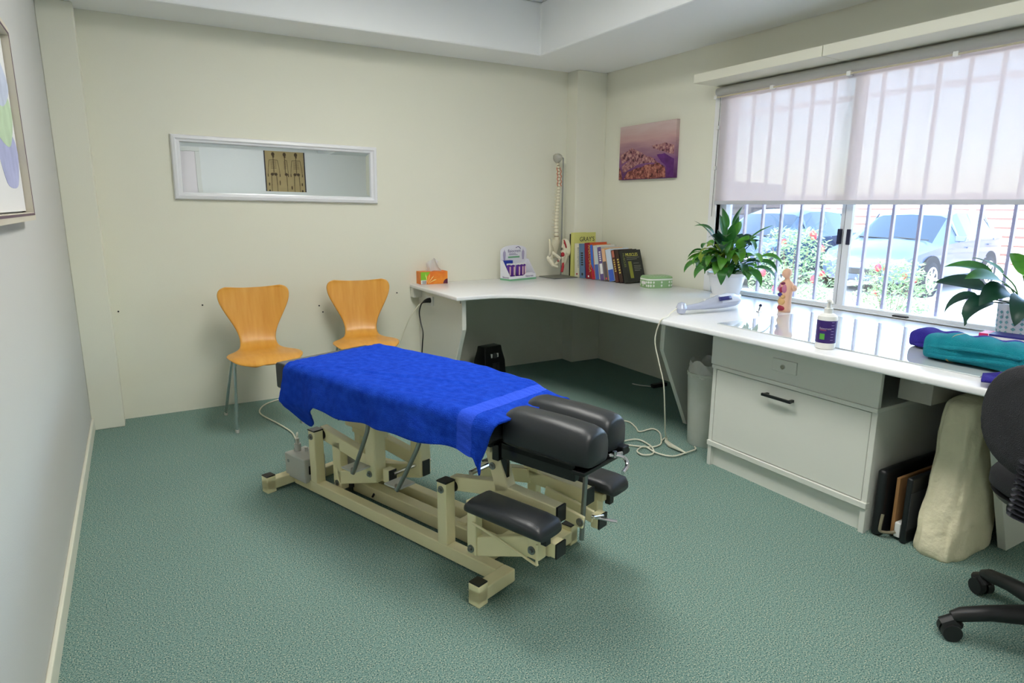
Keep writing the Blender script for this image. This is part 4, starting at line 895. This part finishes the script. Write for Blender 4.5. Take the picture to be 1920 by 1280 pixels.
# black case with board and adapter
BC = thing('black_case', 'open black portfolio case standing beside the cabinet', 'case', (2.47, 1.27, 0))
bcm = M('case_black', (24, 25, 28), .35)
rbox(0, .46, .025, .062, 0, .282).build('case_half', bcm, BC, bevel=.016, seg=4); rbox(.03, .46, -.062, -.038, .0, .275).build('case_half', bcm, BC, bevel=.008, seg=3)
rbox(.028, .40, -.0640, -.0622, .06, .215).build('case_panel', M('case_grey', (52, 54, 58), .5), BC); rbox(.10, .46, -.038, .025, .0, .012).build('case_spine', bcm, BC)
tag(rbox(2.515, 2.90, 1.262, 1.275, .014, .255).build('brown_board', M('board_brown', (168, 122, 76), .8), bevel=.001), 'brown cardboard folder inside the open black case', 'folder')
tag(rbox(2.508, 2.56, 1.2345, 1.258, .013, .075).build('white_block', white_pl, bevel=.004), 'small white plug block inside the open black case', 'adapter')
tag(B().tube([(2.475, 1.290, .10), (2.467, 1.290, .05), (2.470, 1.287, .03), (2.495, 1.265, .028), (2.507, 1.25, .035)], .006, 8, smooth=4).build('bent_tube', M('tube_khaki', (140, 132, 110), .4), smooth=True), 'bent khaki tube at the front of the black case', 'tube')
# canvas bag
def bag():
    rows = []; n = 72; rg = random.Random(4)
    sec = [(0, 2.665, 1.112, .175, .078), (.03, 2.665, 1.112, .180, .082), (.12, 2.672, 1.112, .172, .080), (.25, 2.685, 1.113, .160, .078), (.38, 2.697, 1.118, .148, .074), (.48, 2.70, 1.118, .150, .074), (.55, 2.705, 1.12, .145, .072), (.59, 2.71, 1.122, .130, .06), (.605, 2.715, 1.122, .07, .03)]
    zs = [i/36 for i in range(37)]; P = spline([Vector((s[1], s[2], s[0])) for s in sec], 4); R = spline([Vector((s[3], s[4], 0)) for s in sec], 4)
    for p, r in zip(P, R):
        row = []
        for i in range(n):
            a = 2*math.pi*i/n; c, s = math.cos(a), math.sin(a); f = 1 + .03*math.sin(3*a + p.z*7) * min(1, p.z*8) + .026*math.sin(9*a - p.z*11) + .018*math.sin(p.z*38 + 4*math.sin(2*a)) + .014*math.sin(17*a + p.z*23)
            row.append((p.x + r.x*math.copysign(abs(c)**.55, c)*f, min(1.2, max(1.022, p.y + r.y*math.copysign(abs(s)**.55, s)*f)), p.z))
        rows.append(row)
    return B().loft(rows)
tag(bag().build('canvas_bag', M('calico', (232, 224, 194), .9, noise=(14, (220, 212, 180), .3), bump=(26, .8)), smooth=True, ang=0), 'beige calico bag slumped under the desk beside black case', 'bag')

# ------------------------------------------------------------------ outlet, cords
OT = thing('power_outlet', 'white power outlet on the left desk panel', 'outlet', (1.80, 4.24, .63))
rbox(-.010, -.0005, -.06, .06, -.035, .035).build('outlet_plate', white_pl, OT, bevel=.003)
pg = B().tube([(-.01, -.02, .005), (-.03, -.02, .005), (-.048, -.015, .0), (-.055, .0, -.008)], [.019, .017, .012, .007], 12).build('plug', black_pl, OT, smooth=True)
CO = [B().tube([(1.745, 4.24, .622), (1.74, 4.27, .60), (1.738, 4.30, .54), (1.74, 4.285, .47), (1.742, 4.25, .40), (1.74, 4.26, .32), (1.742, 4.285, .2), (1.745, 4.28, .1), (1.755, 4.24, .01), (1.74, 4.05, .008), (1.77, 3.87, .008), (1.87, 3.82, .008), (1.99, 3.98, .012), (2.10, 4.16, .008), (2.17, 4.21, .02)], .0048, 8, smooth=5).build('power_cord', black_pl, smooth=True), HT]
CO += [B().tube([(1.785, 4.275, .62), (1.75, 4.31, .60), (1.70, 4.35, .52), (1.66, 4.38, .42), (1.60, 4.40, .26), (1.56, 4.41, .1), (1.50, 4.40, .012), (1.2, 4.42, .008), (.9, 4.42, .008), (.76, 4.40, .008), (.65, 4.33, .008), (.59, 4.21, .008), (.59, 4.09, .008), (.64, 3.90, .008), (.68, 3.71, .008), (.68, 3.59, .008), (.655, 3.40, .03), (.61, 3.18, .13), (.583, 3.02, .235), (.572, 2.985, .222)], .0045, 8, smooth=5).build('power_cord', cordw, smooth=True), TT]
CO += [B().tube([(2.468, 2.478, DZ+.034), (2.42, 2.47, DZ+.015), (2.36, 2.43, DZ+.006), (2.305, 2.405, DZ+.006), (2.284, 2.41, DZ-.02), (2.275, 2.425, .62), (2.282, 2.39, .5), (2.29, 2.36, .40), (2.33, 2.38, .22), (2.42, 2.46, .07), (2.52, 2.55, .01), (2.49, 2.54, .01), (2.44, 2.51, .012)], .0035, 8, smooth=5).build('power_cord', cordw, smooth=True), MS]
for o_, p_ in zip(CO[0::2], CO[1::2]): o_.parent = p_; o_.matrix_parent_inverse = p_.matrix_basis.inverted()
EX = thing('extension_cord', 'white extension cord tangled on carpet by the cabinet', 'cable', (2.44, 2.5, 0))
off = Vector((-2.44, -2.5, 0))
def ec(pts, z=.008): return [Vector((p[0], p[1], z)) + off for p in pts]
B().tube(ec([(1.93, 4.44), (1.92, 4.2), (1.90, 3.85), (1.86, 3.5), (1.93, 3.15), (2.08, 2.98), (2.30, 2.93), (2.45, 2.92), (2.51, 2.87), (2.48, 2.77), (2.45, 2.70), (2.55, 2.70), (2.54, 2.63), (2.47, 2.54), (2.40, 2.48), (2.32, 2.49), (2.24, 2.58)]), .0042, 8, smooth=5).build('cord', cordw, EX, smooth=True)
B().tube(ec([(2.26, 2.62), (2.35, 2.60), (2.34, 2.48), (2.28, 2.40), (2.22, 2.41), (2.23, 2.47), (2.31, 2.50), (2.30, 2.40), (2.34, 2.32), (2.44, 2.32), (2.52, 2.33), (2.545, 2.36)], .011), .0042, 8, smooth=5).build('cord', cordw, EX, smooth=True)
B().tube(ec([(2.50, 2.53), (2.46, 2.49), (2.44, 2.44), (2.435, 2.36), (2.43, 2.31)], .014), [.005, .011, .013, .008, .004], 12).build('plug', cordw, EX, smooth=True)

# ------------------------------------------------------------------ office chair
OC = thing('office_chair', 'black swivel office chair cut off by the right edge', 'office chair', (2.275, .625, 0), 0)
fab = M('chair_fabric', (44, 44, 48), .9, bump=(400, .5)); pl2 = M('chair_plastic', (26, 26, 28), .45)
for k in range(5):
    a = math.radians(137 + 72*k)
    d = Vector((math.cos(a), math.sin(a), 0)); e = d*.30
    L = B().tube([d*.02 + Vector((0,0,.10)), d*.10 + Vector((0,0,.108)), d*.2 + Vector((0,0,.098)), d*.275 + Vector((0,0,.082)), d*.30 + Vector((0,0,.072))], [.034, .030, .024, .022, .016], 12).build('base_leg', pl2, OC, smooth=True)
    sd = Vector((-d.y, d.x, 0)); c = e + Vector((0, 0, .028))
    B().tube([e + Vector((0,0,.03)), e + Vector((0,0,.075))], .008, 8).disc(c - sd*.026, sd, .027, .022, 18).disc(c + sd*.004, sd, .027, .022, 18).build('castor', pl2, L, smooth=True)
    B().tube([c - d*.02 + Vector((0,0,.012)) + sd*.0, c + Vector((0,0,.032)), c + d*.024 + Vector((0,0,.016))], .020, 10).build('castor_hood', pl2, L, smooth=True)
B().lathe([(.035, .07), (.04, .13), (.028, .14), (.028, .41)], 20).build('gas_column', pl2, OC, smooth=True)
rbox(-.12, .1, -.07, .07, .40, .455).build('mechanism', pl2, OC, bevel=.012, seg=3)
def supell(rx, ry, e, n=40): return [(rx*math.copysign(abs(math.cos(a))**e, math.cos(a)), ry*math.copysign(abs(math.sin(a))**e, math.sin(a))) for a in [2*math.pi*i/n for i in range(n)]]
se = supell(.235, .235, .75)
B().loft([[(x*.9 + .03, y*.9, .475) for x, y in se], [(x + .03, y, .495) for x, y in se], [(x + .03, y, .522) for x, y in se], [(x*.95 + .03, y*.95, .54) for x, y in se], [(x*.6 + .03, y*.6, .546) for x, y in se]]).build('seat_pad', fab, OC, smooth=True, ang=0)
B().loft([[(x*.92 + .03, y*.92, .456) for x, y in se], [(x*.97 + .03, y*.97, .474) for x, y in se], [(x*.9 + .03, y*.9, .48) for x, y in se]]).build('seat_shell', pl2, OC, smooth=True)
bk = supell(.215, .165, .85)
def bring(k, dx): return [(-.27 + dx + .055*(y/.215)**2*1 , y*k, .745 + z*k) for y, z in bk]
B().loft([bring(.80, -.032), bring(.97, -.020), bring(1, .0), bring(.95, .022), bring(.7, .034)]).build('backrest', fab, OC, smooth=True, ang=0)
B().tube([(-.10, .01, .425), (-.20, .01, .425), (-.285, .01, .44), (-.315, .01, .49), (-.315, .01, .6), (-.31, .01, .70)], [.022, .022, .022, .020, .018, .018], 10, smooth=4).build('back_upright', pl2, OC, smooth=True)
b = B(); ringp = []
for k in range(12):
    z = .492 + .0145*k; x = -.295 - .0018*k
    for rr_, dz in ((.068, 0), (.046, .007)): ringp.append([(x + rr_*.62*math.cos(a), .018 + rr_*math.sin(a) - .0012*k, z + dz) for a in [2*math.pi*i/20 for i in range(20)]])
b.loft(ringp).build('bellows', M('bellows_black', (52, 52, 58), .2), OC, smooth=True, ang=.5)
B().tube([(-.05, .07, .425), (-.06, .12, .422)], .008, 8).tube([(-.06, .115, .422), (-.065, .165, .42)], .026, 14).build('adjusting_knob', pl2, OC, smooth=True)

# ------------------------------------------------------------------ ceiling light in the raised ceiling (above the frame), plus a panel added to brighten the front wall
for lx, ly, lb in ((1.2, 2.5, 'flat fluorescent ceiling light above the treatment table'), (1.35, .35, 'flat ceiling fill light added behind the viewpoint')):
    LT = thing('ceiling_light', lb, 'ceiling light', (lx, ly, ZC), 0, 'fluorescent lights in the raised ceiling')
    rbox(-.32, .32, -.62, .62, -.05, 0).build('housing', white_pl, LT, bevel=.004)
    rbox(-.29, .29, -.59, .59, -.062, -.0505).build('diffuser', M('light_diffuser_%d' % (ly > 0), (252, 250, 244), .5, emit=7.1 if ly > 0 else 4.6), LT)

# ------------------------------------------------------------------ outside
GZ = -.2
tag(rbox(3.52, 34, -18, 30, GZ-.1, GZ).build('ground', M('concrete', (200, 196, 188), .9, noise=(2.5, (186, 182, 174), .3))), 'sunlit pale concrete parking area outside the window', None, None, 'structure')
FN = thing('slat_fence', 'pale timber slat fence behind the parked cars', 'fence', (17.5, 8, GZ))
slm = M('fence_timber', (206, 184, 172), .8, noise=(3, (190, 166, 154), .3)); slb = M('fence_timber_back', (150, 128, 120), .8)
rg = random.Random(9)
nb = 16
for k in range(nb+1): rbox(-.05, .05, -14.4+k*1.8-.05, -14.4+k*1.8+.05, 0, 1.86).build('fence_post', slm, FN)
sl_me = {}
for k in range(nb):
    for r in range(9):
        front = (r + k) % 2 == 0; key = front
        if key not in sl_me: sl_me[key] = rbox(-.012, .012, -.88, .88, -.078, .078).mesh('slat')
        o = link('slat', sl_me[key], slm if front else slm, FN) if not sl_me[key].users else None
        if o is None: o = bpy.data.objects.new('slat', sl_me[key]); C.objects.link(o); o.parent = FN
        o.location = (-.066 if front else .066, -13.5 + k*1.8, .12 + r*.205)
BK = tag(rbox(19.2, 19.5, -8, 24, GZ, 1.3).build('boundary_wall', M('dark_brick', (120, 92, 84), .9)), 'dark brick wall behind the slat fence', 'wall')

def car(label, loc, rz, paintm, k=1.0):
    t = thing('parked_car', label, 'car', loc, rz)
    # local x = rearwards from the nose, y = across, z = up
    st = [ # x, z_low, z_belt, z_top, w_belt, w_top
        (0.00, .30, .56, .58, .52, .48), (.10, .24, .64, .68, .70, .60), (.40, .22, .74, .80, .80, .66), (.90, .22, .82, .90, .84, .68), (1.05, .22, .86, .94, .845, .66),
        (1.70, .22, .90, 1.36, .85, .58), (2.10, .22, .92, 1.45, .85, .57), (2.70, .22, .94, 1.46, .85, .57), (3.30, .22, .97, 1.42, .84, .56), (3.62, .25, .99, 1.30, .82, .54), (3.86, .30, .95, .99, .78, .66), (3.92, .34, .80, .84, .70, .6)]
    def prof(s):
        x, zl, zb, zt, wb, wt_ = s; h = [(wb*.80, zl), (wb*.98, zl+.10), (wb*1.02, (zl+zb)/2), (wb, zb), (wt_ + (wb-wt_)*.06, zt-.05), (wt_*.86, zt-.008), (0, zt+.012)]
        return [(x*k, y*k, z*k) for y, z in h] + [(x*k, -y*k, z*k) for y, z in reversed(h[:-1])]
    rings = [prof(s) for s in st]; n = len(rings[0]); glass = {}
    full = []; 
    for i in range(len(st)-1):
        for j in range(n):
            j2 = (j+1) % n; f = [rings[i][j], rings[i][j2], rings[i+1][j2], rings[i+1][j]]
            cab = 5 <= i <= 8; nm = None
            if cab and j in (3, 8): nm = 'side_window'
            if i == 4 and j in (4, 5, 6, 7): nm = 'windscreen'
            if i == 9 and j in (4, 5, 6, 7): nm = 'rear_window'
            key = (nm, j in (3,), i if nm == 'side_window' else 0) if nm else None
            (glass.setdefault(key, []) if nm else full).append(f)
    b = B()
    for f in full: b.add(f, [(0, 1, 2, 3)])
    b.add(rings[0], [tuple(range(n))]); b.add(rings[-1], [tuple(range(n))])
    me = b.mesh('body'); bm = bmesh.new(); bm.from_mesh(me); bmesh.ops.remove_doubles(bm, verts=bm.verts, dist=.0005); bmesh.ops.recalc_face_normals(bm, faces=bm.faces); bm.to_mesh(me); bm.free()
    link('body', me, paintm, t, smooth=True, ang=.7)
    for key, fl in glass.items():
        b = B()
        for f in fl: b.add(f, [(0, 1, 2, 3)])
        me = b.mesh('w'); bm = bmesh.new(); bm.from_mesh(me); bmesh.ops.remove_doubles(bm, verts=bm.verts, dist=.0005); bmesh.ops.recalc_face_normals(bm, faces=bm.faces); bm.to_mesh(me); bm.free()
        link(key[0], me, M('car_glass', (34, 44, 52), .04, spec=.8), t, smooth=True, ang=.7)
    for i, x in enumerate((1.70, 2.50, 3.28)):
        for s in (-1, 1): B().bar((x*k, s*.852*k, .91*k), ((x+.06)*k, s*.60*k, 1.38*k), .05, .012, (0, s, .4)).build('door_pillar', paintm, t)
    tyre = M('tyre', (34, 34, 36), .8); alloy = M('alloy', (214, 216, 220), .3, .4)
    for x in (.72, 3.18):
        for s in (-1, 1):
            c = Vector((x*k, s*.74*k, .30*k)); d = Vector((0, s, 0))
            B().disc((x*k, s*.80*k, .33*k), d, .37*k, .062*k, 28).build('wheel_arch', M('arch_black', (28, 28, 30), .8), t)
            w = B().tube([c, c + d*.02*k, c + d*.115*k, c + d*.13*k], [.27*k, .305*k, .305*k, .27*k], 28).build('wheel', tyre, t, smooth=True)
            b = B(); b.tube([c + d*.125*k, c + d*.136*k], .055*k, 14)
            for q in range(7):
                a = 2*math.pi*q/7; e = Vector((math.cos(a), 0, math.sin(a)))
                b.bar(c + d*.13*k + e*.03*k, c + d*.13*k + e*.2*k, .055*k, .014, d)
            b.loft([[c + d*dd + Vector((math.cos(a), 0, math.sin(a)))*r*k for a in [2*math.pi*i/28 for i in range(28)]] for r, dd in ((.212, .122*k), (.212, .137*k), (.185, .137*k), (.185, .122*k))], cap=False)
            b.build('rim', alloy, w)
    for s in (-1, 1):
        B().prism([(s*.38*k, .60*k), (s*.66*k, .66*k), (s*.70*k, .58*k), (s*.42*k, .52*k)], .02*k, .16*k, 'yz').build('headlight', M('lamp_clear', (230, 234, 238), .1), t, bevel=.01)
        B().loft([[(1.45*k + x*k, s*(.86+y)*k, .97*k + z*k) for y, z in ((0, -.05), (.16, -.05), (.18, .04), (.0, .05))] for x in (0, .09)]).build('wing_mirror', paintm, t, bevel=.012)
        B().bar((2.0*k, s*.868*k, .80*k), (2.18*k, s*.868*k, .80*k), .03, .02).build('door_handle', paintm, t); B().bar((2.95*k, s*.866*k, .83*k), (3.12*k, s*.866*k, .83*k), .03, .02).build('door_handle', paintm, t)
    rbox(-.012*k, .06*k, -.38*k, .38*k, .36*k, .46*k).build('grille', black_pl, t, bevel=.01); rbox(-.02*k, .0, -.19*k, .19*k, .48*k, .57*k).build('number_plate', whp, t, bevel=.003)
    B().bar((1.02*k, -.62*k, .945*k), (1.10*k, .05*k, .975*k), .02, .012).build('wiper', black_pl, t); B().bar((1.02*k, .0*k, .95*k), (1.10*k, .62*k, .965*k), .02, .012).build('wiper', black_pl, t)
    return t
silver = M('car_silver', (70, 84, 104), .3, .1, coat=.3); bluegrey = M('car_bluegrey', (44, 58, 84), .3, .1, coat=.3); darkc = M('car_dark', (48, 58, 84), .3, .4, coat=.5)
car('silver hatchback parked nose to window behind right panes', (10.85, 6.6, GZ), math.radians(5), silver, 1.0)
car('blue-grey car behind shrub and left window pane', (9.5, 8.62, GZ), math.radians(5), bluegrey, 1.0)
VN = thing('parked_van', 'tall dark blue van at the far left of parking', 'van', (11.2, 12.4, GZ), math.radians(5))
b = B(); b.loft([[(x, y*w, z) for y, z in ((-.9, .3), (.9, .3), (.92, 1.1), (.78, h), (-.78, h), (-.92, 1.1))] for x, w, h in ((0, .8, 1.0), (.3, .95, 1.25), (.9, 1, 1.35), (1.5, 1, 2.05), (2.2, 1, 2.15), (4.4, 1, 2.12), (4.6, .96, 1.9))])
b.build('van_body', darkc, VN, bevel=.06, seg=3)
B().loft([[(x, y, z) for y, z in ((-.80, 1.40), (.80, 1.40), (.70, 1.95), (-.70, 1.95))] for x in (.86, 1.35)]).build('windscreen', MATS['car_glass'], VN)
for x in (.95, 3.7):
    for s in (-1, 1): B().tube([(x, s*.72, .33), (x, s*.96, .33)], .33, 24).build('wheel', MATS['tyre'], VN)
for s in (-1, 1): rbox(1.7, 4.2, s*.90-.02, s*.90+.02, 1.30, 1.85).build('side_window', MATS['car_glass'], VN)

def shrub(label, loc, rx, h, n, seed, flowers):
    t = thing('flowering_shrub', label, 'shrub', loc); rg = random.Random(seed)
    b = B(); fl = B()
    for k in range(7):
        a = rg.uniform(0, 6.3); st = B().tube([(0.05*math.cos(a), .05*math.sin(a), 0), (rx*.3*math.cos(a), rx*.3*math.sin(a), h*.4), (rx*.6*math.cos(a), rx*.6*math.sin(a), h*.8)], [.014, .010, .005], 6, smooth=3).build('stem', M('bark', (112, 92, 76), .9), t)
    for k in range(n):
        a = rg.uniform(0, 6.3); q = rg.random()**.5; z = rg.random(); rr_ = rx*(.5+.5*math.sin(math.pi*min(1, z*.9+.1)))*q
        p = Vector((rr_*math.cos(a), rr_*math.sin(a), h*(.06+.94*z))); d = Vector((rg.uniform(-1, 1), rg.uniform(-1, 1), rg.uniform(-.2, 1))).normalized(); s = d.orthogonal().normalized()*.011; L = rg.uniform(.05, .10)
        b.add([p - s*.3, p + d*L*.5 - s, p + d*L, p + d*L*.5 + s], [(0, 1, 2, 3)])
    f = b.build('foliage', M('shrub_leaf', (116, 142, 98), .6, trans=.3), t); f['kind'] = 'stuff'
    for k in range(flowers):
        a = rg.uniform(0, 6.3); z = rg.uniform(.35, 1); p = (rx*.9*math.cos(a)*math.sin(math.pi*(z*.8+.1)), rx*.9*math.sin(a)*math.sin(math.pi*(z*.8+.1)), h*z)
        B().lathe([(.004, -.05), (.034, -.03), (.038, .0), (.03, .03), (.004, .05)], 8, p).build('flower', M('bottlebrush', (196, 60, 70), .8), t)
    return t
shrub('grey-green shrub with red flowers left of the window mullion', (7.6, 5.55, GZ), .60, 1.2, 2600, 3, 9)
shrub('low flowering shrub right of mullion before silver car', (7.9, 4.35, GZ), .48, .85, 1700, 8, 5)
